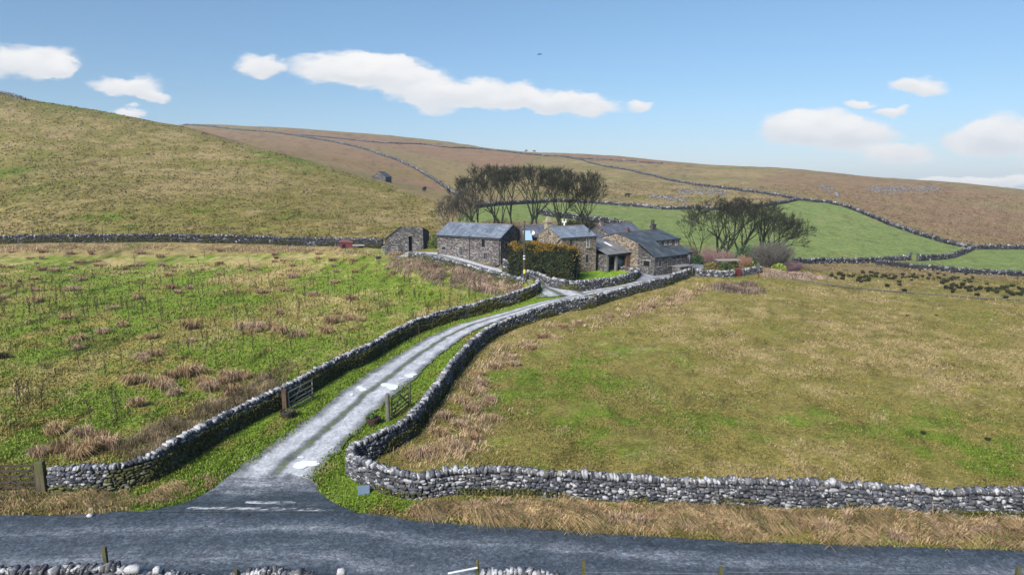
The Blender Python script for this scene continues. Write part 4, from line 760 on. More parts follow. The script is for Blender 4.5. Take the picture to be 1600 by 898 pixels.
def planter(px, py, label, plant, s=1.0):
    b = P(px, py); r = thing('barrel_planter', label, 'planter', tuple(b), group='half-barrel planters by the lane gates'); m = MB(); K = 16; rr = [(.0, .40), (.16, .47), (.36, .52), (.52, .54)]; ring = []
    for z, q in rr: ring.append([b + Vector((q * s * math.cos(2 * math.pi * i / K), q * s * math.sin(2 * math.pi * i / K), z * s)) for i in range(K)])
    inner = [[b + Vector((q * s * math.cos(2 * math.pi * i / K), q * s * math.sin(2 * math.pi * i / K), z * s)) for i in range(K)] for z, q in ((.52, .49), (.42, .48))]
    R_ = ring + inner
    for k in range(len(R_) - 1):
        for i in range(K): m.poly([R_[k][i], R_[k][(i + 1) % K], R_[k + 1][(i + 1) % K], R_[k + 1][i]])
    m.poly(ring[0][::-1]); m.build('staves', plain('barrel wood', (.05, .027, .02), .85, .15, .45, 7), r)
    for z, q in ((.08, .445), (.40, .545)):
        h_ = MB(); 
        for i in range(K):
            a0, a1 = 2 * math.pi * i / K, 2 * math.pi * (i + 1) / K; f = lambda a, z_, q_: b + Vector((q_ * s * math.cos(a), q_ * s * math.sin(a), z_ * s))
            h_.hexa([f(a0, z, q - .02), f(a1, z, q - .02), f(a1, z, q + .01), f(a0, z, q + .01), f(a0, z + .06, q - .015), f(a1, z + .06, q - .015), f(a1, z + .06, q + .015), f(a0, z + .06, q + .015)])
        h_.build('hoop', M_trim, r)
    n_ = MB(); n_.poly([b + Vector((.482 * s * math.cos(2 * math.pi * i / K), .482 * s * math.sin(2 * math.pi * i / K), .44 * s)) for i in range(K)]); n_.build('soil', M_core, r); return r, b
pl1, _b1 = planter(450, 652, 'half-barrel planter beside the left lane gatepost', False); pl2, _b2 = planter(583.5, 662, 'half-barrel planter holding a green plant on the right verge', True, .95)
# blue-grey slab leaning on the verge
c0 = P(569, 775); fz = frame((c0.x - .33, c0.y), (1, .22)); m = MB(); m.hexa([fz(0, 0, .02), fz(.62, 0, .02), fz(.62, .06, .02), fz(0, .06, .02), fz(0, .28, .46), fz(.62, .28, .46), fz(.62, .34, .42), fz(0, .34, .42)]); tag(m.build('slate_slab', plain('blue slate slab', (.06, .10, .145), .5, .4, .1), None, tuple(c0)), 'square blue-grey slab propped on the verge below the wall corner', 'slab')
# drain grate, road cover, loose stone
c0 = P(122, 806); r = thing('drain_grate', 'iron drain grate in the road edge near the left wall', 'drain', tuple(c0)); fz = frame((c0.x - .5, c0.y - .22), (1, .02)); MB().box(fz, 0, 1.0, 0, .44, -.05, .012).build('pit', M_trim, r)
for k in range(9): MB().bar(fz(.05 + k * .112, .02, .03), fz(.05 + k * .112, .42, .03), .035, .03).build('bar', M_frame, r)
def rock(name, label, cat, p, sx, sy, sz, mat, seed, group=None):
    PV, PF = PR[2]; v = PV[seed % 10] * np.array([sx, sy, sz]) + np.array([0, 0, sz * .3]); o = mesh_np(name, v + np.array(p), [PF], mat, np.tile([[.33, .33, .34, 1.]], (len(v), 1)), None, origin=tuple(p)); return tag(o, label, cat, group)
rock('loose_stone', 'white stone lying on the road edge right of the drain grate', 'stone', P(143, 797), .28, .22, .2, M_stone, 3); rock('mossy_stone', 'dark mossy stone beside the drain grate', 'stone', P(141, 806), .32, .25, .16, M_moss, 4)
c0 = P(384, 805); m = MB(); m.tube(c0 + Vector((0, 0, -.05)), c0 + Vector((0, 0, .038)), .2, .2, 16); tag(m.build('water_cover', M_trim, None, tuple(c0)), 'small dark iron cover in the road at the lane mouth', 'cover')
rock('loose_stone', 'big white stone on top of the bottom left wall', 'stone', Pz(208, 892, 1.22), .62, .4, .34, M_stone, 5); rock('loose_stone', 'smaller white stone on the bottom left wall right of the big one', 'stone', Pz(246, 893, 1.15), .3, .3, .3, M_stone, 6); rock('loose_stone', 'pale stone alone at the bottom edge below the lane mouth', 'stone', Pz(534, 896, .95), .34, .3, .3, M_stone, 7)
rock('loose_stone', 'pale stone in the dry grass verge far right', 'stone', P(1477, 820), .26, .22, .2, M_stone, 8)
# fence posts by the road
for px, pt, lab in ((163.5, 854, 'leaning mossy fence post behind the bottom left wall'), (746, 873, 'fence post at the bottom edge near the centre'), (912, 876, 'fence post at the bottom edge right of the pale coping'), (1127, 885, 'fence post tip at the bottom edge right of centre'), (1592, 885, 'fence post tip in the bottom right corner'), (368, 889, 'short post tip in the wall below the lane mouth')):
    zt_ = 1.75 if px < 400 else 1.55
    if px == 368: zt_ = 1.25
    q = Pz(px, pt, zt_); t_ = thing('fence_post', lab, 'fence post', (q.x, q.y, 0), group='fence posts along the road'); rpost(t_, (q.x, q.y, 0), zt_, .075 if px > 160 else .08, M_post, px != 746, lean=(-.03 if px < 200 else 0.0, 0))
q = Pz(746, 886, 1.35); e = Pz(700, 895, 1.2); tag(MB().bar(q, e, .05, .05).build('rail', M_white, None, tuple(q)), 'white rail fixed to the fence post at the bottom centre', 'rail')
for o in bpy.data.objects:
    if o.name.startswith('rail') and not o.parent and 'category' in o: o.name = 'white_rail'
for a_, b_ in ((912, 1127), (1127, 1592)):
    q, e = Pz(a_, 893, 1.15), Pz(b_, 896, 1.15); MB_ = MB(); MB_.tube(q, e, .006, .006, 4); tag(MB_.build('fence_wire', M_frame, None, tuple(q)), 'thin fence wire between two posts at the bottom edge, ' + ('left of' if a_ == 912 else 'right of') + ' the short tip', 'wire', 'fence wires by the road')
# posts standing behind the long left wall
first = None
for i, (px, pt) in enumerate(((-28,352),(2,350),(48,354),(90,352),(156,352),(197,354),(234,354),(277,352),(289,353),(340,355),(355,356),(379,356),(418,357),(470,360),(512,362))):
    b = P(px, 379.5) + Vector((0, 1.2, 0)); b.z = float(zt(b.x, b.y)); t, q = tq(px, pt); h = HC + q * b.y - b.z
    if first is None:
        t_ = thing('fence_post', 'thin dark fence post standing behind the long left wall', 'fence post', tuple(b), group='thin posts along the foot of the left hillside'); m = MB(); m.bar(b, b + Vector((0, 0, 3.2)), .12, .12); ch = m.build('post', M_post, t_); first = (t_, ch)
    else:
        t_ = first[0].copy(); C.objects.link(t_); ch = first[1].copy(); C.objects.link(ch); ch.parent = t_; t_.location = b; t_.rotation_euler = (random.uniform(-.06, .06), random.uniform(-.1, .1), 0)
# upright posts of the gap in the far wall
for px, py, lab in ((1422.5, 406, 'left upright of the gap in the far field wall'), (1433.5, 408, 'right upright of the gap in the far field wall')):
    b = P(px, py, 120); t_ = thing('gatepost', lab, 'gatepost', tuple(b)); rpost(t_, b, 1.9, .22, M_bs_dark, True)
# small things round the farm
def at_px(px, py): return P(px, py)
b = P(597, 397); e = P(622, 397.5); t_ = thing('field_gate', 'low pale timber gate at the head of the barn track by the ruined shed', 'gate', tuple(b)); gate(t_, b, e, 1.3, M_woodp, True, .15, 4)
b = P(541, 388); t_ = thing('livestock_shelter', 'small dull red shelter with sloping roof against the long left wall', 'shelter', tuple(b)); fz = frame((b.x - 1.3, b.y), (1, 0)); m = MB(); m.prism([fz(0, 0, b.z - .2), fz(2.6, 0, b.z - .2), fz(2.6, 1.6, b.z - .2), fz(0, 1.6, b.z - .2)], [fz(0, 0, b.z + 1.2), fz(2.6, 0, b.z + 1.1), fz(2.6, 1.6, b.z + 1.5), fz(0, 1.6, b.z + 1.6)]); m.build('body', M_red, t_); MB().box(fz, .5, 1.2, -.015, 0, b.z + .1, b.z + .8).build('doorway', M_dark, t_); MB().hexa([fz(-.12, -.2, b.z + 1.203), fz(2.7, -.2, b.z + 1.103), fz(2.7, 1.7, b.z + 1.53), fz(-.12, 1.7, b.z + 1.63), fz(-.12, -.2, b.z + 1.27), fz(2.7, -.2, b.z + 1.17), fz(2.7, 1.7, b.z + 1.60), fz(-.12, 1.7, b.z + 1.70)]).build('roof', plain('rusty roof', (.12, .05, .05), .8), t_)
b = P(562, 388); t_ = thing('timber_trough', 'pale timber trough beside the dull red shelter', 'trough', tuple(b)); fz = frame((b.x - 1.4, b.y), (1, .05)); m = MB(); m.box(fz, 0, 2.8, 0, .08, b.z + .45, b.z + .72).box(fz, 0, 2.8, .5, .58, b.z + .45, b.z + .72).box(fz, .0, 2.8, .08, .5, b.z + .40, b.z + .46); m.build('tray', M_woodp, t_)
for u in (.1, 2.6): MB().box(fz, u, u + .1, .05, .53, b.z - .1, b.z + .395).build('leg', M_wood, t_)
b = P(591, 404.5); t_ = thing('feed_tub', 'low black round feed tub in the grass below the pale gate', 'tub', tuple(b)); m = MB(); m.tube(b, b + Vector((0, 0, .38)), .40, .46, 14); m.build('tub', M_pipe, t_); m = MB(); m.tube(b + Vector((0, 0, .36)), b + Vector((0, 0, .42)), .49, .49, 14, True); m.build('rim', M_trim, t_)
b = P(971, 418) + Vector((0, 0, .25)); PV, PF = PR[2]
t_ = thing('bulk_bag', 'crumpled white bulk bag in front of the open garage', 'bag', tuple(b)); v = np.r_[PV[1] * [1.3, 1.0, 1.5] + [-.45, 0, .6], PV[2] * [1.3, 1.0, 1.1] + [.5, .1, .4]] + np.array(b); mesh_np('sack', v, [np.r_[PF, PF + len(PV[1])]], M_white, None, t_, smooth_=True)
b = P(1103, 410.5); t_ = thing('water_butt', 'small white upright butt at the far edge of the yard', 'water butt', tuple(b)); m = MB(); m.tube(b, b + Vector((0, 0, .95)), .28, .22, 10); m.build('body', M_white, t_); m = MB(); m.tube(b + Vector((0, 0, .95)), b + Vector((0, 0, 1.2)), .1, .08, 8); m.build('neck', M_white, t_)
b = P(1148, 432); e = P(1157.5, 432); t_ = thing('yard_gate', 'dull red metal gate in the low wall right of the yard', 'gate', tuple(b)); gate(t_, b, e, 1.35, M_red, True, .1, 5); MB().bar(b + (e - b) * .5 + Vector((0, .08, .15)), b + (e - b) * .5 + Vector((0, .08, 1.2)), .9, .03).build('panel', M_red, t_)
b = P(1185, 434); t_ = thing('marker_post', 'thin red post standing in the field right of the red gate', 'post', tuple(b)); MB().bar(b, b + Vector((0, 0, 1.15)), .11, .11).build('post', M_red, t_)
b = P(1132, 421); t_ = thing('low_shelter', 'low open shelter with flat brown and white roof behind the red gate', 'shelter', tuple(b)); fz = frame((b.x - .8, b.y + 1), (1, .1))
MB().box(fz, 0, 4.0, 0, 1.8, b.z + 1.3, b.z + 1.42).build('roof', M_woodp, t_)
for u, v_ in ((.1, .1), (3.8, .1), (.1, 1.6), (3.8, 1.6)): MB().box(fz, u, u + .12, v_, v_ + .12, b.z - .2, b.z + 1.297).build('leg', M_wood, t_)
b = P(1072, 417.5); t_ = thing('yard_trough', 'small dark box trough at the near side of the yard', 'trough', tuple(b)); fz = frame((b.x - .55, b.y), (1, .1)); MB().box(fz, 0, 1.1, 0, .6, b.z, b.z + .7).build('body', M_bs_dark, t_, bevel=.02); MB().box(fz, .05, 1.05, .05, .55, b.z + .703, b.z + .72).build('lid', M_trim, t_)
# cows: one continuous body each, grown over a skeleton
def cow(px, py, far, lab, yaw, s=1.0, dark=True):
    b = P(px, py, far); V = [(0, 0, .95), (.55, 0, 1.02), (.95, 0, 1.12), (1.25, 0, 1.0), (-.55, 0, 1.0), (-.8, 0, .98), (.55, .2, .55), (.55, .2, .02), (.55, -.2, .55), (.6, -.2, .02), (-.65, .2, .6), (-.7, .22, .02), (-.65, -.2, .6), (-.6, -.22, .02), (1.45, 0, .85), (-.95, 0, .5)]
    R = [.40, .38, .24, .17, .38, .22, .13, .07, .13, .07, .15, .07, .15, .07, .10, .03]; E = [(0, 1), (1, 2), (2, 3), (0, 4), (4, 5), (1, 6), (6, 7), (1, 8), (8, 9), (4, 10), (10, 11), (4, 12), (12, 13), (3, 14), (5, 15)]
    me = bpy.data.meshes.new('cow'); me.from_pydata([Vector(v) * s for v in V], E, []); o = bpy.data.objects.new('cow', me); C.objects.link(o); o.location = b; o.rotation_euler = (0, 0, yaw)
    sk = o.modifiers.new('skin', 'SKIN'); o.modifiers.new('sub', 'SUBSURF').levels = 1
    for i, r_ in enumerate(R): me.skin_vertices[0].data[i].radius = (r_ * s, r_ * s)
    me.skin_vertices[0].data[0].use_root = True; me.materials.append(M_pipe); return tag(o, lab, 'cow', 'black cattle grazing on the far fell')
cow(980, 308, 150, 'black cow grazing just above the green field right of the tall trees', .3, 1.35); cow(822, 234.5, 300, 'left of two tiny dark cattle near the centre skyline', .2, 1.6); cow(835, 236, 300, 'right of two tiny dark cattle near the centre skyline', 2.9, 1.6); cow(663, 299, 180, 'dark cow lower on the left hillside slope beside the trees', 1.2, 1.3)
# a bird
t, q = tq(843.5, 85); Yb = 110; b = Vector((t * Yb, Yb, HC + q * Yb)); m = MB(); m.hexa([b + Vector(p) for p in ((-.2, -.05, -.05), (.22, -.05, -.04), (.22, .05, -.04), (-.2, .05, -.05), (-.16, -.04, .06), (.2, -.03, .05), (.2, .03, .05), (-.16, .04, .06))])
bd = m.build('bird', M_pipe, None, tuple(b)); tag(bd, 'small dark bird in flight high in the blue sky', 'bird')
for sgn, p in ((1, [(.0, .04, .04), (.18, .05, .04), (.36, .28, .06), (.30, .55, .02), (.12, .3, .07)]), (-1, [(-.05, -.04, .04), (.14, -.05, .04), (-.12, -.32, .02), (-.42, -.5, -.22), (-.3, -.28, -.06)])):
    m = MB(); m.prism([b + Vector(x) for x in p], [b + Vector(x) + Vector((0, 0, .025)) for x in p]); m.build('wing', M_pipe, bd)
# ================================================================== TREES AND SHRUBS
N = NT_('bark', .92, .15); v = N.coord('Object'); n = N.noise(N.mapping(v, (3, 3, .8)), 1.0, 4, .7); M_bark = N.out(N.ramp(n, [(.3, (.013, .019, .012)), (.55, (.030, .038, .026)), (.75, (.055, .062, .046))]))
M_twig = plain('bare twigs', (.062, .058, .050), .95, .05, .2); M_twigg = plain('greenish bare twigs', (.038, .040, .030), .95, .05, .2); M_twigp = plain('purple bare twigs', (.25, .155, .15), .95, .05, .25); M_twigb = plain('brown bare twigs', (.13, .10, .085), .95, .05, .25)
def tubes_np(segs, side):
    """segs: list of (p0, p1, r0, r1)"""
    a = np.array([s[0] for s in segs]); b = np.array([s[1] for s in segs]); r0 = np.array([s[2] for s in segs]); r1 = np.array([s[3] for s in segs])
    d = b - a; d /= np.linalg.norm(d, axis=1, keepdims=True) + 1e-9; h = np.where(np.abs(d[:, 2:3]) < .9, [[0, 0, 1.]], [[1., 0, 0]]); x = np.cross(d, h); x /= np.linalg.norm(x, axis=1, keepdims=True) + 1e-9; y = np.cross(d, x)
    an = np.arange(side) * 2 * math.pi / side; ring = x[:, None] * np.cos(an)[None, :, None] + y[:, None] * np.sin(an)[None, :, None]
    V = np.concatenate([a[:, None] + ring * r0[:, None, None], b[:, None] + ring * r1[:, None, None]], 1); n = len(segs); i = np.arange(side); f = np.c_[i, (i + 1) % side, side + (i + 1) % side, side + i]
    return V.reshape(-1, 3), (f[None] + (np.arange(n) * 2 * side)[:, None, None]).reshape(-1, 4)
def rot_about(v, axis, ang): return Matrix.Rotation(ang, 3, axis) @ v
def grow_tree(seed, H, R, trunk=.28, rad=.30, lean=(0, 0), levels=7, up=.14, spread=.52, kids=(2, 2, 3), forks=3, minr=.018, topflat=.3, droop=0):
    r = random.Random(seed); S = []
    LEN = [trunk * H, .20 * H, .17 * H, .135 * H, .11 * H, .085 * H, .065 * H, .05 * H]; kl = (1.16 - trunk) / (sum(LEN[1:levels]) / H); LEN = LEN[:1] + [l * min(max(kl, 1), 1.4) for l in LEN[1:7]] + LEN[7:]
    def inside(p):
        rho = math.hypot(p.x - lean[0] * p.z, p.y - lean[1] * p.z) / R
        return rho < 1.0 and p.z < H * (1 - topflat * rho * rho) * (1 + .03 * r.uniform(-1, 1))
    def br(p, d, rr, lv):
        L = LEN[lv] * r.uniform(.8, 1.2); n = 3 if lv < 5 else 2; r_end = rr * (.72 if lv < 2 else .62)
        for k in range(n):
            a0 = rr + (r_end - rr) * k / n; a1 = rr + (r_end - rr) * (k + 1) / n
            d = (d + Vector((r.gauss(0, .10), r.gauss(0, .10), r.gauss(0, .05) + up * (.6 if lv > 0 else 0)))).normalized(); q = p + d * (L / n)
            if lv > 1 and not inside(q):
                for _ in range(5):
                    e = (d * .55 + Vector((r.gauss(0, .5), r.gauss(0, .5), r.gauss(.12, .25)))).normalized(); S.append((tuple(p), tuple(p + e * H * .06 * r.uniform(.5, 1.3)), minr, minr * .6, 7))
                return
            S.append((tuple(p), tuple(q), max(a0, minr), max(a1, minr), lv)); p = q
            if lv >= 3 and r.random() < .68:
                ax = d.cross(Vector((r.gauss(0, 1), r.gauss(0, 1), r.gauss(0, 1)))).normalized(); e = rot_about(d, ax, r.uniform(.4, .9)); m_ = lv + 2
                if m_ < levels: br(p, (e + Vector((0, 0, .15))).normalized(), max(rr * .35, minr), m_)
                else: S.append((tuple(p), tuple(p + e * LEN[7] * r.uniform(.6, 1.3)), minr, minr * .6, 7))
        if lv + 1 >= levels: 
            for _ in range(3):
                e = (d + Vector((r.gauss(0, .45), r.gauss(0, .45), r.gauss(0.1, .35)))).normalized(); S.append((tuple(p), tuple(p + e * LEN[7] * r.uniform(.7, 1.4)), minr, minr * .55, 7))
            return
        nk = forks if lv == 0 else r.choice(kids); ph = r.uniform(0, 6.28)
        for i in range(nk):
            ax = d.orthogonal().normalized(); ax = rot_about(ax, d, ph + i * 6.283 / nk + r.uniform(-.5, .5)); ang = r.uniform(.55, 1.15) * spread * (1.15 if lv < 2 else .95)
            br(p, rot_about(d, ax, ang).normalized(), r_end * (1.0 if i == 0 else r.uniform(.68, .92)) * (.92 if lv else .85), lv + 1)
    br(Vector((0, 0, -.4)), Vector((lean[0], lean[1], 1)).normalized(), rad, 0); return S
def tree_thing(name, label, cat, loc, S, mt=None, mc=None, group=None, split=3):
    root = thing(name, label, cat, tuple(loc), group=group); off = np.array(loc)
    a = [s for s in S if s[4] < split]; b = [s for s in S if s[4] >= split]
    if a: V, f = tubes_np(a, 6); mesh_np('trunk', V + off, [f], mt or M_bark, None, root, smooth_=True)
    b1 = [s for s in b if s[4] <= 4]; b2 = [s for s in b if s[4] > 4]; Vs, Fs, o = [], [], 0
    for q, k in ((b1, 4), (b2, 3)):
        if q: V, f = tubes_np(q, k); Vs.append(V + off); Fs.append(f + o); o += len(V)
    if Vs: mesh_np('crown', np.concatenate(Vs), Fs, mc or M_twigg, None, root)
    return root
def ground_at(px, Y): t, _ = tq(px, 400); return Vector((t * Y, Y, float(zt(t * Y, Y)) ))
# tall wind-clipped trees behind the barn and house: (trunk x px, distance, top px, crown radius m, lean x)
grp = 'bare trees behind the farm'
spec = [(756, 131, 260, 4.9, -.02, 'tall bare tree with slim trunk, leftmost of the high crowns behind the barn'), (770, 137, 260, 4.6, .05, 'slim bare tree just right of the leftmost high crown behind the barn'), (786, 129, 264, 4.4, .10, 'bare tree leaning right behind the right end of the barn roof'),
  (805, 133, 261, 5.2, -.03, 'bare tree behind the telegraph pole with dense twigs on top'), (823, 130, 262, 5.0, .02, 'bare tree filling the gap between the two halves of the tall group'), (842, 128, 261, 5.8, .0, 'stout ivy-green trunked tree forking wide, left of the farmhouse chimney'), (872, 133, 264, 5.2, .05, 'bare tree rising behind the farmhouse chimney'), (884, 128, 268, 4.4, -.04, 'bare tree behind the white chimney cowl'), (904, 131, 270, 5.2, .16, 'bare rounded tree at the right end of the tall group'), (916, 136, 292, 4.2, .10, 'small low bare tree below the right end of the tall group'), (739, 136, 280, 4.6, -.1, 'lower bare tree at the left shoulder of the tall group')]
for i, (px, Y, top, R_, ln, lab) in enumerate(spec):
    b = ground_at(px, Y); q = tq(px, top)[1]; H = HC + q * Y - b.z
    S = grow_tree(100 + i, H, R_, .30, .34 if i in (4,) else .26, (ln * .6, 0), 7, .16, .50, (2, 2, 3), 4 if i % 3 else 3, .025, .20 + .1 * (i % 2))
    tree_thing('bare_tree', lab, 'tree', b, S, group=grp)
# dense shrubby trees at the left of the group
for i, (px, Y, top, R_, lab) in enumerate(((699, 128, 308, 3.6, 'low dense bare tree at the far left behind the barn'), (714, 126, 300, 3.6, 'dense many-stemmed bare tree second from the left behind the barn'), (731, 128, 296, 3.8, 'dense bare tree between the left shrubs and the tall group'))):
    b = ground_at(px, Y); q = tq(px, top)[1]; H = HC + q * Y - b.z; S = grow_tree(140 + i, H, R_, .10, .2, (0, 0), 7, .10, .55, (2, 2, 3), 4, .020, .35)
    tree_thing('bare_tree', lab, 'tree', b, S, None, M_twig, group=grp)
# trees right of the yard
spec = [(1091, 129, 321, 4.4, -.10, .16, 'smallest bare tree at the left of the clump beyond the yard'), (1121, 132, 309, 5.0, -.08, .30, 'ivy-clad bare tree second from left in the clump beyond the yard'), (1134, 129, 310, 5.0, .04, .32, 'thick dark trunked tree left of centre in the clump beyond the yard'), (1153, 131, 311, 5.0, .03, .34, 'tall bare tree in the middle of the clump beyond the yard'), (1189, 131, 315, 5.8, .06, .36, 'dark trunked tree right of centre in the clump beyond the yard'), (1196, 128, 334, 6.0, .42, .26, 'bare tree leaning far right at the end of the clump beyond the yard')]
for i, (px, Y, top, R_, ln, rad, lab) in enumerate(spec):
    b = ground_at(px, Y); q = tq(px, top)[1]; H = HC + q * Y - b.z; S = grow_tree(200 + i, H, R_, .13, rad * 1.3, (ln, 0), 7, .12 if ln < .3 else .07, .55, (2, 2, 3), 4, .025, .3)
    tree_thing('bare_tree', lab, 'tree', b, S, group='bare trees beyond the yard')
def bush(name, label, px, Y, R, H, mat, seed, n=70, cat='shrub', group=None, leafcol=None, nl=0, leafsize=.22, minr=.02, levels=3, z=None):
    b = ground_at(px, Y); r = random.Random(seed); S = []
    for i in range(n):
        a = r.uniform(0, 6.28); rr = R * .35 * math.sqrt(r.random()); p = Vector((math.cos(a) * rr, math.sin(a) * rr, -.1)); L = 1.0
        dome = lambda p: (p.x / R) ** 2 + (p.y / R) ** 2 + (p.z / H) ** 2 < 1.0
        d = Vector((math.cos(a) * r.uniform(.1, 1.1) * R / H, math.sin(a) * r.uniform(.1, 1.1) * R / H, 1)).normalized(); rad = minr * 2.2
        for k in range(7):
            q = p + d * H / 6.0
            if not dome(q): break
            S.append((tuple(p), tuple(q), max(rad, minr), max(rad * .8, minr), 3)); p = q; rad *= .8
            for _ in range(2):
                e = (d + Vector((r.gauss(0, .5), r.gauss(0, .5), r.gauss(.1, .3)))).normalized(); l = H / 6 * r.uniform(.5, 1.2); S.append((tuple(p), tuple(p + e * l), minr, minr * .6, 5)); p2 = p + e * l
                for _ in range(2): e2 = (e + Vector((r.gauss(0, .6), r.gauss(0, .6), r.gauss(.05, .4)))).normalized(); S.append((tuple(p2), tuple(p2 + e2 * l * .6), minr * .8, minr * .5, 6))
            d = (d + Vector((r.gauss(0, .14), r.gauss(0, .14), 0))).normalized()
    off = np.array(b); root = thing(name, label, cat, tuple(b), group=group); V, f = tubes_np(S, 3); mesh_np('twigs', V + off, [f], mat, None, root)
    if nl: leaves('foliage', root, np.array(b), R, H, nl, leafcol, leafsize, seed)
    return root
N = NT_('leaf', .8, .2); a = N.attr(); M_leaf = N.out(a.outputs['Color']); 
def leaf_cards(c, size, rng, col):
    n = len(c); a = rng.normal(0, 1, (n, 3)); a /= np.linalg.norm(a, axis=1, keepdims=True); b = np.cross(a, rng.normal(0, 1, (n, 3))); b /= np.linalg.norm(b, axis=1, keepdims=True) + 1e-9; s = size * rng.uniform(.6, 1.4, (n, 1))
    V = np.stack([c - a * s * .5, c + b * s * .28, c + a * s * .5, c - b * s * .28], 1).reshape(-1, 3); f = np.arange(n * 4).reshape(-1, 4); return V, f, np.repeat(col, 4, 0)
def leaves(name, root, b, R, H, n, col, size, seed, mat=None):
    g = np.random.default_rng(seed); u = g.normal(0, 1, (n, 3)); u /= np.linalg.norm(u, axis=1, keepdims=True); rad = g.random(n) ** .4; c = u * rad[:, None] * [R, R, H]; c[:, 2] = np.abs(c[:, 2]); k = fbm(c[:, 0] * 1.2 + 50, c[:, 1] * 1.2 + c[:, 2], seed, 3)
    keep = k > .38; c, k = c[keep], k[keep]; cc = np.array(col)[None] * (.5 + 1.2 * k[:, None]) * g.uniform(.7, 1.3, (len(c), 1)); V, f, q = leaf_cards(c + b, size, g, cc); return mesh_np(name, V, [f], mat or M_leaf, q, root)
# shrubs by the yard and the far clump
bush('bare_shrub', 'pinkish bare shrub behind the white butt at the far side of the yard', 1112, 120, 2.6, 3.1, M_twigp, 1, 90); bush('bare_shrub', 'pink-brown bare shrub left of the middle trunk in the far clump', 1134, 121, 2.0, 2.5, M_twigp, 2, 60)
bush('bare_shrub', 'small rust-brown rounded shrub behind the low shelter', 1164, 120, 1.7, 1.9, plain('rust twigs', (.30, .17, .12), .95, .05), 3, 60)
bush('bare_shrub', 'large grey-brown dome of bare twigs under the rightmost leaning tree', 1208, 123, 4.6, 4.6, plain('grey twigs', (.125, .115, .105), .95, .05), 4, 260); bush('bare_shrub', 'purple bare thicket at the right foot of the big twig dome', 1238, 121, 2.6, 1.9, plain('dark purple twigs', (.17, .11, .125), .95, .05), 5, 110)
bush('bare_shrub', 'olive-brown shrub behind the right end of the farm range', 1073, 124, 2.8, 2.9, M_twigb, 6, 90); bush('bare_shrub', 'brown leafless climber heap against the front of the farm range', 1052, 111, 1.4, 2.3, plain('rusty climber', (.16, .10, .07), .95, .05), 7, 90)
bush('evergreen_shrub', 'dark green shrub under the pink shrub beyond the yard', 1092, 121, 1.7, 1.7, M_twigg, 8, 20, leafcol=(.03, .06, .025), nl=2600); bush('evergreen_shrub', 'dark evergreen shrub between the trunks in the middle of the far clump', 1168, 126, 2.6, 3.4, M_twigg, 9, 20, leafcol=(.045, .085, .045), nl=5200)
bush('evergreen_shrub', 'yellow-green shrub at the foot of the big twig dome', 1218, 119, 1.5, 1.3, M_twigg, 10, 12, leafcol=(.17, .22, .03), nl=1500); bush('evergreen_shrub', 'olive shrub at the corner where the yard meets the low wall', 1113, 114, 1.6, 1.4, M_twigg, 11, 16, leafcol=(.14, .12, .045), nl=1600)
bush('evergreen_shrub', 'dark green low bush beside the low wall near the red gate', 1133, 114.5, 1.7, 1.3, M_twigg, 12, 16, leafcol=(.05, .075, .025), nl=1800); bush('evergreen_shrub', 'pale green shrub beside the right-hand dark trunk', 1178, 123, 1.2, 1.3, M_twigg, 13, 12, leafcol=(.13, .18, .07), nl=900)
bush('evergreen_shrub', 'green shrub under the middle trunk behind the low shelter', 1152, 122, 1.3, 1.5, M_twigg, 14, 12, leafcol=(.05, .09, .03), nl=1200); bush('evergreen_shrub', 'yellow flowering shrub around the foot of the telegraph pole', 829, 93.5, 1.2, 1.3, M_twigg, 15, 12, leafcol=(.24, .25, .03), nl=900, leafsize=.16)
bush('evergreen_shrub', 'green shrub between the ruined shed and the barn', 679, 123, 1.3, 2.4, M_twigg, 16, 12, leafcol=(.08, .11, .03), nl=1200); bush('evergreen_shrub', 'dark thicket along the foot of the tall trees behind the farmhouse', 905, 140, 5.0, 3.6, M_twigg, 17, 100, leafcol=(.045, .06, .03), nl=5000, leafsize=.25)
bush('bare_shrub', 'bare thicket behind the barn roof between slim trunks', 778, 134, 4.4, 4.0, M_twig, 18, 140); bush('bare_shrub', 'low bare thicket behind the farmhouse wing', 826, 136, 4.0, 3.2, M_twigb, 19, 110)
# plant in the planter
bb = _b2; g = np.random.default_rng(4); c = g.normal(0, 1, (500, 3)) * [.13, .12, .10] + np.array(bb) + [-.12, 0, .58]; V, f, q = leaf_cards(c, .10, g, np.array([[.06, .11, .03]]) * g.uniform(.5, 1.6, (500, 1))); tag(mesh_np('potted_shrub', V, [f], M_leaf, q, None, tuple(bb)), 'small round green shrub growing in the right-hand barrel', 'plant')
c = g.normal(0, 1, (160, 3)) * [.2, .2, .05] + np.array(_b1) + [0, 0, .47]; V, f, q = leaf_cards(c, .09, g, np.array([[.07, .10, .03]]) * g.uniform(.5, 1.6, (160, 1))); tag(mesh_np('potted_plant', V, [f], M_leaf, q, None, tuple(_b1)), 'sparse low greenery in the left-hand barrel', 'plant')
# dark hedge with orange tips in front of the farmhouse
hr = thing('garden_hedge', 'tall dark evergreen hedge with orange-yellow tips in front of the farmhouse', 'hedge', (4.8, 100.4, 1.3)); g = np.random.default_rng(9); n = 52000
u = g.random(n); w_ = g.uniform(-1, 1, n); zf = g.random(n) ** .85; edge = g.random(n) < .75; w_ = np.where(edge & (g.random(n) < .6), np.sign(w_) * g.uniform(.75, 1.05, n), w_); zf = np.where(edge & (np.abs(w_) < .74), g.uniform(.86, 1.02, n), zf)
X0 = np.array([.2, 102.6]); X1 = np.array([9.1, 97.9]); ctr = X0 + (X1 - X0) * u[:, None]; nv_ = np.array([.467, .884]); bul = .95 + .2 * fbm(u * 7, zf * 3 + (w_ > 0) * 5, 3, 3); top_ = 4.8 + .5 * (fbm(u * 6, w_ * .8, 8, 4) - .5) * 2 - .9 * sstep(.94, 1.0, u)
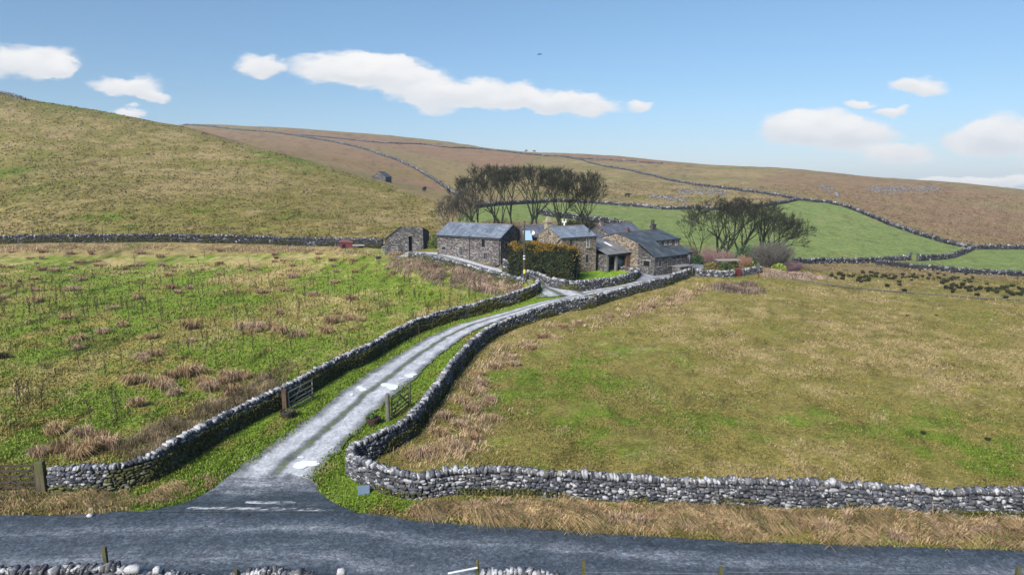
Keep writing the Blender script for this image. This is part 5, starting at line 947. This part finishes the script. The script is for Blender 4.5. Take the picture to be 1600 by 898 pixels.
wd = 1.55 * bul * (1 - .30 * zf ** 3); endr = 1 - .0 * u; pos = ctr + nv_ * (w_ * wd)[:, None]; pos += (X1 - X0) / np.linalg.norm(X1 - X0) * (g.normal(0, .3, n))[:, None]; gz = zt(pos[:, 0], pos[:, 1]); z = gz + .1 + zf * top_
kk = fbm(pos[:, 0] * 1.1 + z * .6, z * 1.3 + pos[:, 1] * .5, 12, 4); col = np.array([[.024, .032, .014]]) * (.35 + 1.5 * kk[:, None]) * g.uniform(.6, 1.4, (n, 1)); tip = (zf + (kk - .5) * .55 + g.normal(0, .04, n) > .93) & (zf > .78); col[tip] = np.array([[.20, .125, .020]]) * g.uniform(.4, 1.15, (tip.sum(), 1)); mid_ = (kk > .66) & ~tip; col[mid_] = np.array([[.055, .052, .018]]) * g.uniform(.5, 1.2, (mid_.sum(), 1))
V, f, q = leaf_cards(np.c_[pos, z], .25, g, col); mesh_np('foliage', V, [f], M_leaf, q, hr)
S = []; r = random.Random(5)
for i in range(60): 
    uu = r.random(); c = X0 + (X1 - X0) * uu; p = Vector((c[0] + r.uniform(-.5, .5), c[1] + r.uniform(-.5, .5), 1.0)); S.append((tuple(p), tuple(p + Vector((r.gauss(0, .3), r.gauss(0, .3), 4.6))), .07, .03, 1))
V, f = tubes_np(S, 5); mesh_np('stems', V, [f], M_bark, None, hr)
# core of dense shaded growth so that the house does not show through
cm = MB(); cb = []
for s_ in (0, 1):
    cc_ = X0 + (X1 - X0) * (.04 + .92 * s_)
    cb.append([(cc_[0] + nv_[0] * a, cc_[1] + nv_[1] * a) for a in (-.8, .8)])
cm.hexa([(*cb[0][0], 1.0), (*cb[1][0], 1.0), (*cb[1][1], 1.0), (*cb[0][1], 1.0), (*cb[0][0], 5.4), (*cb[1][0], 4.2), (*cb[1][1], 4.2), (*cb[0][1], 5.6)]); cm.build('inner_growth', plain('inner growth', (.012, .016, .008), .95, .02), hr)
# ================================================================== GRASSES
N = NT_('grass blade', .9, .1); a = N.attr(); tn = N.n('ShaderNodeBsdfTranslucent'); N.l(a.outputs['Color'], tn.inputs[0]); N.out(a.outputs['Color']); mxs = N.n('ShaderNodeMixShader'); mxs.inputs[0].default_value = .25; N.l(N.b.outputs[0], mxs.inputs[1]); N.l(tn.outputs[0], mxs.inputs[2]); N.l(mxs.outputs[0], N.t.nodes['Material Output'].inputs[0]); M_blade = N.m
def blades(P0, L, lean, w, col, rng, curve=.6):
    """bent blades: base, length, horizontal lean vector (n,2), width; 5 vertices each"""
    n = len(P0); ang = rng.uniform(0, math.pi, n); s = np.c_[np.cos(ang), np.sin(ang), np.zeros(n)] * (w / 2)[:, None]; ln = np.c_[lean, np.zeros(n)]; up = np.tile([[0, 0, 1.]], (n, 1))
    m = P0 + (up * .62 + ln * .35) * L[:, None]; lm = np.linalg.norm(lean, axis=1); tipz = np.clip(1 - curve * lm, .12, 1); t = P0 + (up * tipz[:, None] * 1.0 + ln) * L[:, None]
    V = np.stack([P0 - s, P0 + s, m + s * .7, m - s * .7, t], 1).reshape(-1, 3); b = (np.arange(n) * 5)[:, None]; f4 = b + [[0, 1, 2, 3]]; f3 = b + [[3, 2, 4]]
    c = np.repeat(col, 5, 0).reshape(n, 5, 3).copy(); c[:, :2] *= .85; c[:, 4] *= 1.08; return V, [f4, f3], c.reshape(-1, 3)
# short turf over the near fields: one mass of tufts, denser where it is near
g = np.random.default_rng(77); n = 420000
iy = g.uniform(1 / 125., 1 / 23.5, n); Y = 1 / iy; t = g.uniform(-.95, .95, n); X = t * Y
X = X.astype(float)
dline = np.full(n, 99.); selp = (np.abs(X) < 45) & (Y < 125); dline[selp] = np.minimum(dist_to(lane_mid[::2], X[selp], Y[selp]), dist_to(bc[::3], X[selp], Y[selp]) + .3)
dro = road_line[np.clip(np.searchsorted(road_line[:, 0], X), 0, len(road_line) - 1), 1] - Y
ok = ((dro < .12) | (dro > 6.1)) & (dline > 1.95 + .7 * (g.random(n) - .3)) & ~inpoly([(v.x, v.y) for v in APRON], X, Y) & ~inpoly([(v.x, v.y) for v in YARD], X, Y)
X, Y = X[ok], Y[ok]; col, ss = cover(X, Y); lf = inpoly(R_leftfield, X / Y, np.log(Y)); vg = inpoly(R_verge, X / Y, np.log(Y)); H = (.10 + .10 * ss + .10 * lf + .06 * vg) * g.uniform(.5, 1.5, len(X)) * (1 + .3 * sstep(50, 100, Y)); w_ = (.035 + .0011 * Y) * g.uniform(.7, 1.4, len(X))
lean = g.normal(0, .35, (len(X), 2)) + [.25, -.1]; P0 = np.c_[X, Y, zt(X, Y) + (fbm(X / 1.1, Y / 1.1, 7, 3) - .5) * .16 - .02]
jit = g.uniform(.75, 1.35, (len(X), 1)); col = col * jit; st = g.random(len(X)) < .10 + .25 * ss; col[st] = col[st] * .5 + STRAW * .55 * g.uniform(.7, 1.3, (st.sum(), 1))
V, f, c = blades(P0, H, lean, w_, col, g); tag(mesh_np('short_grass', V, f, M_blade, c), 'short green and straw-coloured grass covering the near fields and verges', 'grass', kind='stuff')
g = np.random.default_rng(78); n = 170000; Y = 1 / g.uniform(1 / 420., 1 / 126., n); X = g.uniform(-.95, .92, n) * Y; inh = inpoly(R_lefthill, X / Y, np.log(Y)) | inpoly(R_mid, X / Y, np.log(Y)) | inpoly(R_rhill, X / Y, np.log(Y)) | ((X / Y > .2) & (Y < 175) & (fbm(X / 4, Y / 4, 6, 3) > .5) & ~inpoly(R_g1, X / Y, np.log(Y)) & ~inpoly(R_g2, X / Y, np.log(Y)))
inh &= (fbm(X / 3, Y / 3, 5, 3) > .42); X, Y = X[inh], Y[inh]; col, ss = cover(X, Y); dkk = g.random(len(X)); col = col * np.where(dkk < .05, .62, np.where(dkk > .8, 1.35, 1.0))[:, None] * g.uniform(.85, 1.15, (len(X), 1))
V, f, c = blades(np.c_[X, Y, zt(X, Y) - .05], (.18 + Y * .0008) * g.uniform(.5, 1.5, len(X)), g.normal(0, .3, (len(X), 2)), (.12 + Y * .0016) * g.uniform(.6, 1.5, len(X)), col, g); tag(mesh_np('rough_grass', V, f, M_blade, c), 'rough pale tufted grass covering the hillside and the fells', 'grass', kind='stuff')
# long dead grass: verge between the roadside wall and the road, wall feet, wet patches
def long_grass(name, label, poly, n, L, colr, lean0, seed, clump=1.1, thr=.42, green=.15, width=.035, spread_=.45, avoid=None, jp=.6, cat='grass', dens=None):
    g = np.random.default_rng(seed); poly = [(v[0], v[1]) for v in poly]; a = np.array(poly); x0, y0 = a.min(0); x1, y1 = a.max(0); X = g.uniform(x0 - jp, x1 + jp, n * 4); Y = g.uniform(y0 - jp, y1 + jp, n * 4); ok = inpoly(poly, X + g.normal(0, jp, len(X)), Y + g.normal(0, jp, len(X)))
    k = fbm(X / clump, Y / clump * .9, seed, 3); ok &= (k > thr + g.normal(0, .05, len(X)))
    if avoid is not None: ok &= avoid(X, Y)
    X, Y, k = X[ok][:n], Y[ok][:n], k[ok][:n]; m = len(X); dirn = fbm(X / 1.9, Y / 1.9, seed + 3, 2) * 6.0 - 3.0; lean = np.c_[np.cos(dirn), np.sin(dirn)] * .35 + np.array(lean0) + g.normal(0, spread_, (m, 2)) * .6
    LL = L * g.uniform(.55, 1.3, m) * (.6 + .8 * sstep(thr, thr + .3, k)); c = np.array(colr)[None] * g.uniform(.6, 1.35, (m, 1)) * (.75 + .5 * k[:, None]) * (.15 + 1.7 * fbm(X / .8, Y / .7, seed + 9, 3))[:, None]; gr = g.random(m) < green; c[gr] = np.array([.10, .13, .03]) * g.uniform(.6, 1.3, (gr.sum(), 1)); c *= g.uniform(.92, 1.08, (m, 3))
    V, f, cc = blades(np.c_[X, Y, zt(X, Y) - .03], LL, lean, np.full(m, width) * g.uniform(.7, 1.5, m), c, g, .75); return tag(mesh_np(name, V, f, M_blade, cc), label, cat, kind='stuff')
DEAD = (.43, .30, .17); PINK = (.42, .30, .20)
wall_r = smooth(W_RIGHT, .5); off_wall = lambda X, Y: dist_to(wall_r, X, Y) > .42
long_grass('dead_grass', 'long flattened tan dead grass on the verge between the roadside wall and the road', PP([(645,798),(720,790),(800,783),(900,790),(1000,795),(1150,800),(1330,806),(1500,817),(1640,822),(1900,842),(1900,864),(1640,856),(1400,846),(1200,840),(1000,830),(800,816),(690,806)]), 70000, .62, DEAD, (.45, -.55), 301, 1.6, .40, .26, .026, avoid=off_wall, jp=.25)
long_grass('dead_grass', 'tan grass fringe in front of the bottom left gate and wall', PP([(-40,772),(70,775),(230,770),(330,745),(330,760),(250,785),(140,793),(-40,798)]), 14000, .40, DEAD, (.35, -.3), 302, 1.2, .40, .35, .026, jp=.2)
long_grass('dead_grass', 'tan tussocky grass along the field side of the lane wall', PP([(625,725),(650,690),(680,665),(705,640),(722,600),(750,570),(800,535),(860,510),(930,498),(1000,478),(1080,450),(1110,446),(1060,478),(960,502),(860,530),(790,562),(760,600),(770,650),(780,690),(720,730),(650,735)]), 42000, .55, PINK, (.5, .1), 303, 1.5, .45, .12, .034, avoid=off_wall, jp=.8)
long_grass('dead_reeds', 'pinkish-brown dead reeds in a band below the barn wall', PP([(602,402),(640,408),(700,418),(760,431),(815,451),(800,462),(760,458),(700,446),(650,432),(612,416)]), 24000, .75, (.34, .245, .19), (.3, -.1), 304, 1.4, .40, .10, .042, jp=.9)
long_grass('dead_reeds', 'brown dead stalks against the field side of the left lane wall', PP([(185,705),(240,672),(300,650),(360,615),(430,578),(470,572),(490,588),(430,618),(380,645),(320,680),(262,712),(215,722)]), 11000, .75, (.22, .165, .105), (.1, 0), 305, 1.3, .42, .12, .028, jp=.4)
long_grass('dead_reeds', 'mauve-brown reed patch in the right field in front of the low wall', PP([(1120,446),(1160,441),(1185,450),(1180,460),(1140,458),(1115,452)]), 4000, .65, (.25, .18, .15), (.1, 0), 306, 2.0, .34, .1, .05)
long_grass('dead_reeds', 'pale pink reed strip right of the red post', PP([(1180,424),(1200,424),(1260,428),(1290,436),(1250,437),(1200,434)]), 6000, .5, (.33, .235, .19), (.1, 0), 307, 2.0, .42, .1, .05, jp=1.2)
long_grass('dead_grass', 'tan grass along the foot of the long dark wall on the left', PP([(-60,388),(100,384),(300,385),(430,387),(520,388),(600,396),(600,402),(500,394),(300,391),(0,395)]), 15000, .55, PINK, (.2, -.3), 308, 3.2, .40, .12, .06, jp=1.0)
# ------------------------------------------------------------------ tussocks: individuals
def tussock_mesh(seed, n=320, R=.45, L=.62, colr=DEAD, flop=.9, width=.028):
    g = np.random.default_rng(seed); a = g.uniform(0, 6.283, n); rr = R * .55 * np.sqrt(g.random(n)); P0 = np.c_[np.cos(a) * rr, np.sin(a) * rr, np.full(n, -.03)]; out = np.c_[np.cos(a), np.sin(a)]; lean = out * (g.uniform(.15, 1.0, n) * flop)[:, None] + g.normal(0, .16, (n, 2)) + [.2, -.05]
    c = np.array(colr)[None] * g.uniform(.5, 1.35, (n, 1)) * g.uniform(.93, 1.07, (n, 3)); V, f, cc = blades(P0, L * g.uniform(.55, 1.15, n), lean, np.full(n, width) * g.uniform(.7, 1.5, n), c, g, .85); return V, f, cc
def proto_mesh(nm, V, f, c, mat=M_blade):
    o = mesh_np(nm, V, f, mat, c); me = o.data; bpy.data.objects.remove(o); return me
TUS = [proto_mesh('grass_tussock', *tussock_mesh(400 + i, 260, .45, .6, [DEAD, PINK, (.30, .20, .12)][i % 3])) for i in range(5)]
def put(me, name, loc, s, rz, label, cat, group, sz=None, tilt=0):
    o = bpy.data.objects.new(name, me); C.objects.link(o); o.location = loc; o.rotation_euler = (tilt, 0, rz); o.scale = (s, s, sz or s); return tag(o, label, cat, group)
r = random.Random(3)
near_t = [(85,680,1.25,'lone tan tussock nearest the bottom left gate'),(132,683,1.2,'upright tan tussock left of the pair behind the left wall'),(156,690,1.1,'dark-centred tussock right of the upright one'),(205,600,1.2,0),(222,597,1.0,0),(243,604,1.3,0),(258,608,1.2,0),(268,592,1.2,0),(290,588,1.5,0),(306,585,1.3,0),(318,604,1.3,0),(330,612,1.3,0),(345,600,.9,0),(352,588,.9,0),(365,594,1.3,0),(380,592,1.1,0),(275,618,1.0,0),(362,616,1.2,0),(216,636,1.2,0),(228,565,.8,0),(60,472,1.3,0),(110,455,1.3,0),(100,705,1.3,0),(140,708,1.4,0),(170,700,1.3,0),(120,716,1.2,0),(60,712,1.0,0),(300,514,1.3,0),(430,515,1.3,0),(400,517,1.4,0),(440,520,1.3,0),(465,525,1.1,0),(520,505,1.3,0),(510,520,1.2,0),(380,515,1.2,0),(545,500,1.1,0)]
k = 0
for px, py, s, lab in near_t:
    p = P(px, py); p.z -= .02
    if not lab:
        lab = 'low mound of tan dead grass in the rough left field'
    put(TUS[k % 5], 'grass_tussock', p, s * (1.3 if py > 550 else 1.7), r.uniform(0, 6.28), lab, 'tussock', 'tan grass tussocks in the left field', s * 1.7); k += 1
for i in range(95):
    px = r.uniform(-20, 700); py = r.choice([r.uniform(395, 470), r.uniform(400, 560), r.uniform(390, 430)])
    if py > 430 and px > 640: continue
    if 460 < py and px > 760 - (py - 440) * 2.2: continue
    p = P(px, py); put(TUS[k % 5], 'grass_tussock', p, r.uniform(.9, 2.4), r.uniform(0, 6.28), 'low mound of tan dead grass in the rough left field', 'tussock', 'tan grass tussocks in the left field', r.uniform(1.0, 1.7)); k += 1
# dead thistle stalks in the left field
def stalk_mesh(seed):
    r_ = random.Random(seed); S = []; p = Vector((0, 0, -.05)); d = Vector((r_.gauss(0, .06), r_.gauss(0, .06), 1)).normalized()
    for k_ in range(5):
        q = p + d * .26; S.append((tuple(p), tuple(q), .034 - .003 * k_, .031 - .003 * k_)); p = q; d = (d + Vector((r_.gauss(0, .06), r_.gauss(0, .06), 0))).normalized()
        if k_ > 0:
            for _ in range(2): a_ = r_.uniform(0, 6.28); e = Vector((math.cos(a_) * .5, math.sin(a_) * .5, .8)).normalized(); l_ = r_.uniform(.12, .3); S.append((tuple(p), tuple(p + e * l_), .018, .014)); S.append((tuple(p + e * l_), tuple(p + e * (l_ + .05)), .05, .04))
    V, f = tubes_np(S, 3); return V, [f], np.tile([[.075, .058, .042]], (len(V), 1))
STK = [proto_mesh('thistle_stalk', *stalk_mesh(i)) for i in range(5)]
for i in range(280):
    py = r.choice([r.uniform(425, 520), r.uniform(440, 500), r.uniform(400, 660)]); px = r.uniform(-20, min(760, 830 - (py - 440) * 1.9))
    if py < 430 and px > 560: continue
    p = P(px, py); put(STK[i % 5], 'thistle_stalk', p, r.uniform(.8, 1.35), r.uniform(0, 6.28), 'thin dark dead thistle stalk standing in the left field', 'stalk', 'dead thistle stalks in the left field', tilt=r.uniform(-.15, .15))
# tussocks along the field side of the lane wall and in the verge
lst = [(640,716),(660,712),(690,706),(720,700),(745,690),(690,680),(720,668),(745,672),(700,655),(735,640),(770,655),(760,625),(720,625),(750,600),(775,575),(745,585),(800,560),(830,545),(800,572),(850,525),(880,512),(905,505),(950,497),(985,489),(1020,478),(1050,468),(1090,452)]
for px, py in lst: put(TUS[k % 5], 'grass_tussock', P(px + r.uniform(-5, 5), py + r.uniform(-3, 3)), r.uniform(1.1, 1.7), r.uniform(0, 6.28), 'tan tussock on the field side of the right lane wall', 'tussock', 'tan tussocks along the field side of the right lane wall', r.uniform(.9, 1.3)); k += 1
for i in range(44):
    px = 650 + i * 22 + r.uniform(-9, 9); y0 = np.interp(px, [650, 800, 1000, 1300, 1600], [795, 788, 797, 806, 822]); y1 = np.interp(px, [650, 800, 1000, 1300, 1600], [808, 815, 828, 840, 852]); put(TUS[k % 5], 'grass_tussock', P(px, r.uniform(y0, y1)), r.uniform(1.0, 1.7), r.uniform(-.6, .6) , 'flopping tan tussock in the verge between the wall and the road', 'tussock', 'tan tussocks in the roadside verge', r.uniform(.7, 1.05)); k += 1
# dark rushes beyond the right field
RUS = [proto_mesh('rush_clump', *tussock_mesh(450 + i, 200, .5, .75, (.055, .056, .030), .5, .05)) for i in range(4)]
for i in range(128):
    if i < 70: px = r.uniform(1300, 1520); py = r.gauss(433 + (px - 1300) * .02, 4.2)
    elif i < 112: px = r.uniform(1470, 1600); py = r.gauss(447 + (px - 1470) * .08, 5.5)
    else: px = r.uniform(1290, 1600); py = r.uniform(424, 462)
    if i < 9: px = r.uniform(1296, 1318); py = r.uniform(429, 433)
    p = P(px, py, 60); put(RUS[i % 4], 'rush_clump', p, r.uniform(.55, 1.15), r.uniform(0, 6.28), 'small dark rush clump in the pale pasture beyond the right field', 'rush clump', 'dark rush clumps in the pasture on the right', r.uniform(.7, 1.1))
for px, py, lab in ((1543,688,'single dark rush clump in the lower right of the field'),(1442,678,'faint dark rush clump left of the single one in the right field'),(1417,494,'small dark rush clump in the upper right field'),(1463,494,'second small dark rush clump, right of its neighbour in the upper right field'),(5,560,'dark rush clump at the left edge of the left field')):
    put(RUS[1], 'rush_clump', P(px, py), .45 if px > 10 else 1.2, 1.0, lab, 'rush clump', 'dark rush clumps in the fields', .4 if px > 10 else 1.0)
# limestone scars on the right hill
def scar(px0, px1, py0, py1, n, seed, name, label, s=1.0):
    g = np.random.default_rng(seed); V, Fs, Cs, o = [], [], [], 0; pos = []
    for _ in range(n):
        u = g.random(); px = px0 + (px1 - px0) * u; py = (py0 + (py1 - py0) * u) + g.normal(0, 1) * abs(s) * 3.6; p = P(px, py, 150); pos.append(p)
    pos = np.array([tuple(p) for p in pos]); n = len(pos); v, f, c = place_stones(pos + [0, 0, .1], np.c_[g.uniform(.4, 1.7, n), g.uniform(.4, 1.3, n), g.uniform(.25, .6, n)], g.uniform(0, 3, n), np.zeros(n), np.zeros(n), np.c_[np.array([[.105, .108, .118]]) * g.uniform(.6, 1.4, (n, 1)), np.ones(n)], 1, g)
    return tag(mesh_np(name, v, [f], M_stonef, c), label, 'rocks', kind='stuff')
scar(1355, 1470, 296, 295, 260, 1, 'limestone_scree', 'pale limestone scree on the brown fell at the upper right'); scar(1060, 1135, 299, 301, 160, 2, 'limestone_scree', 'pale rocks scattered above the green field right of centre', .7); scar(1015, 1075, 306, 314, 90, 3, 'limestone_scree', 'line of pale rocks in the tan pasture', .6); scar(1280, 1310, 290, 303, 50, 4, 'limestone_scree', 'small patch of pale rocks beside the fell wall', .8)
# moss cushions low on the lane walls
def moss_on(pts, side, n, seed, label, zmax=.75, off=.30, thr=.5):
    g = np.random.default_rng(seed); pa = smooth(pts, .25); d = np.gradient(pa, axis=0); d /= np.hypot(*d.T)[:, None]; i = g.integers(0, len(pa), n); z = g.random(n) ** 1.4 * zmax; k = fbm(i / 9., z * 2, seed, 3); ok = k > thr; i, z = i[ok], z[ok]; o_ = side * (off + g.uniform(-.02, .09, len(i)) - z * .10)
    p = np.c_[pa[i, 0] - d[i, 1] * o_, pa[i, 1] + d[i, 0] * o_]; p += g.normal(0, .05, p.shape); c = np.array([[.055, .062, .018]]) * g.uniform(.4, 1.7, (len(i), 1)); gold = g.random(len(i)) < .16; c[gold] = np.array([.16, .125, .03]) * g.uniform(.5, 1.2, (gold.sum(), 1)); V, f, cc = leaf_cards(np.c_[p, zt(p[:, 0], p[:, 1]) + z], .13, g, c); return tag(mesh_np('wall_moss', V, [f], M_leaf, cc), label, 'moss', kind='stuff')
moss_on(W_LEFT[3:], -1, 60000, 1, 'dark moss and fern growth along the lane side of the left wall', 1.15, .38, .42); moss_on(W_RIGHT[20:], -1, 26000, 2, 'dark moss on the field side of the right lane wall', .75, .34, .5); moss_on(W_RIGHT[1:17], 1, 16000, 3, 'green growth along the foot of the roadside wall', .4, .36, .52)
# ------------------------------------------------------------------ air
m = MB(); hx, hy0, hy1, hz0, hz1 = 2600, -100, 1700, float(min(ZG.min(), 0)) - 1.5, float(ZG.max()) + 5
m.hexa([(-hx, hy0, hz0), (hx, hy0, hz0), (hx, hy1, hz0), (-hx, hy1, hz0), (-hx, hy0, hz1), (hx, hy0, hz1), (hx, hy1, hz1), (-hx, hy1, hz1)])
hm = bpy.data.materials.new('haze'); hm.use_nodes = True; ht = hm.node_tree; ht.nodes.clear(); ho = ht.nodes.new('ShaderNodeOutputMaterial'); hv = ht.nodes.new('ShaderNodeVolumePrincipled'); hv.inputs['Color'].default_value = (.80, .88, 1, 1); hv.inputs['Density'].default_value = .00018; hv.inputs['Anisotropy'].default_value = .2; ht.links.new(hv.outputs[0], ho.inputs['Volume'])
tag(m.build('haze', hm, None, (0, 0, 0)), kind='stuff')
# ================================================================== CAMERA, LIGHT, SKY
cam = bpy.data.cameras.new('camera'); co = bpy.data.objects.new('camera', cam); C.objects.link(co); cam.sensor_width = 36; cam.lens = 36 * F / 1600; cam.clip_start = .5; cam.clip_end = 6000
co.location = (0, 0, HC); co.rotation_euler = (math.pi / 2 - PITCH, 0, 0); bpy.context.scene.camera = co
EL, AZ = math.radians(38), math.radians(212)          # azimuth clockwise from +y
sl = bpy.data.lights.new('sun', 'SUN'); sl.energy = 2.9; sl.angle = math.radians(22); sl.color = (1, .955, .88); so = bpy.data.objects.new('sun', sl); C.objects.link(so)
sd = Vector((math.sin(AZ) * math.cos(EL), math.cos(AZ) * math.cos(EL), math.sin(EL))); so.rotation_euler = (-sd).to_track_quat('-Z', 'Y').to_euler(); so.location = sd * 200
w = bpy.data.worlds.new('World'); bpy.context.scene.world = w; w.use_nodes = True; T = w.node_tree; T.nodes.clear()
def nd(typ, **k):
    o = T.nodes.new(typ)
    for a, b in k.items(): setattr(o, a, b)
    return o
def mth(op, a, b=0.0, clamp=False, c=None):
    o = nd('ShaderNodeMath', operation=op, use_clamp=clamp)
    for s, v in zip(o.inputs, (a, b, c)):
        if v is None: continue
        if isinstance(v, (int, float)): s.default_value = v
        else: T.links.new(v, s)
    return o.outputs[0]
sky = nd('ShaderNodeTexSky', sky_type='NISHITA', sun_disc=False, sun_elevation=EL, sun_rotation=AZ, altitude=200, air_density=1.0, dust_density=.15, ozone_density=3.0)
tc = nd('ShaderNodeTexCoord'); sx = nd('ShaderNodeSeparateXYZ'); T.links.new(tc.outputs['Generated'], sx.inputs[0]); dx, dy, dzz = sx.outputs
yy = mth('MAXIMUM', dy, .02); A_ = mth('DIVIDE', dx, yy); B_ = mth('DIVIDE', dzz, yy)
cv = nd('ShaderNodeCombineXYZ'); T.links.new(A_, cv.inputs[0]); T.links.new(mth('MULTIPLY', B_, 2.2), cv.inputs[1])
def nz(scale, det, off):
    o = nd('ShaderNodeTexNoise'); o.inputs['Scale'].default_value = scale; o.inputs['Detail'].default_value = det; o.inputs['Roughness'].default_value = .55
    va = nd('ShaderNodeVectorMath', operation='ADD'); va.inputs[1].default_value = (off, off * .7, 0); T.links.new(cv.outputs[0], va.inputs[0]); T.links.new(va.outputs[0], o.inputs['Vector']); return o.outputs['Fac']
n1, n2 = nz(11, 8, 3.1), nz(17, 8, 8.7); n3 = nz(26, 7, 1.3)
A2 = mth('ADD', A_, mth('MULTIPLY', mth('SUBTRACT', n1, .5), 0.075)); B2 = mth('ADD', B_, mth('MULTIPLY', mth('SUBTRACT', n2, .5), .040))
clouds = [(40,97,80,26),(95,108,30,16),(203,136,62,15),(245,148,30,10),(208,176,30,10),(405,104,34,17),(540,107,100,23),(600,115,75,26),(660,135,70,27),(690,155,60,22),(760,148,75,24),(840,158,70,18),(900,166,75,17),(1000,167,20,9),
  (1235,200,55,26),(1290,205,75,33),(1340,210,70,22),(1405,240,58,17),(1425,137,50,15),(1345,162,24,8),(1395,176,26,8),(1530,220,60,28),(1570,212,60,32),(1640,225,70,40),(1540,284,130,9)]
mask = None
for px, py, rx, ry in clouds:
    ca, cb = tq(px, py); ra = rx / F; rb = ry / F
    e = mth('ADD', mth('POWER', mth('ABSOLUTE', mth('DIVIDE', mth('SUBTRACT', A2, ca), ra)), 2.0), mth('POWER', mth('ABSOLUTE', mth('DIVIDE', mth('SUBTRACT', B2, cb), rb)), 2.0))
    e = mth('MAXIMUM', mth('SUBTRACT', 1.25, e), 0.0)
    mask = e if mask is None else mth('ADD', mask, e)
    rel = mth('MULTIPLY', mth('MINIMUM', e, 1.0), mth('DIVIDE', mth('SUBTRACT', B2, cb), rb)); shade = rel if px == 40 else mth('ADD', shade, rel)
mr = nd('ShaderNodeMapRange', interpolation_type='SMOOTHSTEP'); mr.inputs['From Min'].default_value = .05; mr.inputs['From Max'].default_value = .92; T.links.new(mth('ADD', mask, mth('MULTIPLY', mth('SUBTRACT', n3, .5), mth('MULTIPLY', mth('MINIMUM', mask, .6), 1.1))), mr.inputs['Value'])
front = mth('GREATER_THAN', dy, .05); dens = mth('MULTIPLY', mth('MULTIPLY', mr.outputs[0], .93), front)
CLOUD = (3.75, 3.68, 3.62)
grade = nd('ShaderNodeMix', data_type='RGBA', blend_type='MULTIPLY'); grade.inputs['Factor'].default_value = 1.0; T.links.new(sky.outputs[0], grade.inputs['A']); gr_ = nd('ShaderNodeValToRGB'); el_ = gr_.color_ramp.elements; el_[0].position = 0.0; el_[0].color = (.27, .33, .48, 1); el_[1].position = .75; el_[1].color = (.64, .75, .74, 1)
e3 = gr_.color_ramp.elements.new(.10); e3.color = (.32, .37, .43, 1); e2 = gr_.color_ramp.elements.new(.30); e2.color = (.42, .475, .47, 1); T.links.new(dzz, gr_.inputs[0]); T.links.new(gr_.outputs[0], grade.inputs['B'])
mx = nd('ShaderNodeMix', data_type='RGBA'); T.links.new(dens, mx.inputs['Factor']); T.links.new(grade.outputs['Result'], mx.inputs['A']); cr = nd('ShaderNodeMix', data_type='RGBA'); T.links.new(mth('ADD', mth('MULTIPLY', mth('ADD', shade, mth('MULTIPLY', mth('SUBTRACT', n3, .5), 1.2)), .55), .5, True), cr.inputs['Factor']); cr.inputs['A'].default_value = (CLOUD[0] * .80, CLOUD[1] * .83, CLOUD[2] * .87, 1); cr.inputs['B'].default_value = (CLOUD[0] * 1.06, CLOUD[1] * 1.05, CLOUD[2] * 1.04, 1); T.links.new(cr.outputs['Result'], mx.inputs['B'])
bg = nd('ShaderNodeBackground'); bg.inputs['Strength'].default_value = .090; T.links.new(mx.outputs['Result'], bg.inputs['Color']); ow = nd('ShaderNodeOutputWorld'); T.links.new(bg.outputs[0], ow.inputs['Surface'])
sc = bpy.context.scene; sc.view_settings.view_transform = 'Standard'; sc.view_settings.look = 'None'; sc.view_settings.exposure = 1.55; sc.view_settings.gamma = 1.0; sc.view_settings.use_curve_mapping = False
sc.render.engine = 'CYCLES'; sc.cycles.max_bounces = 5; sc.cycles.diffuse_bounces = 2; sc.cycles.glossy_bounces = 2; sc.cycles.transparent_max_bounces = 4; sc.cycles.use_denoising = True; sc.cycles.use_adaptive_sampling = True
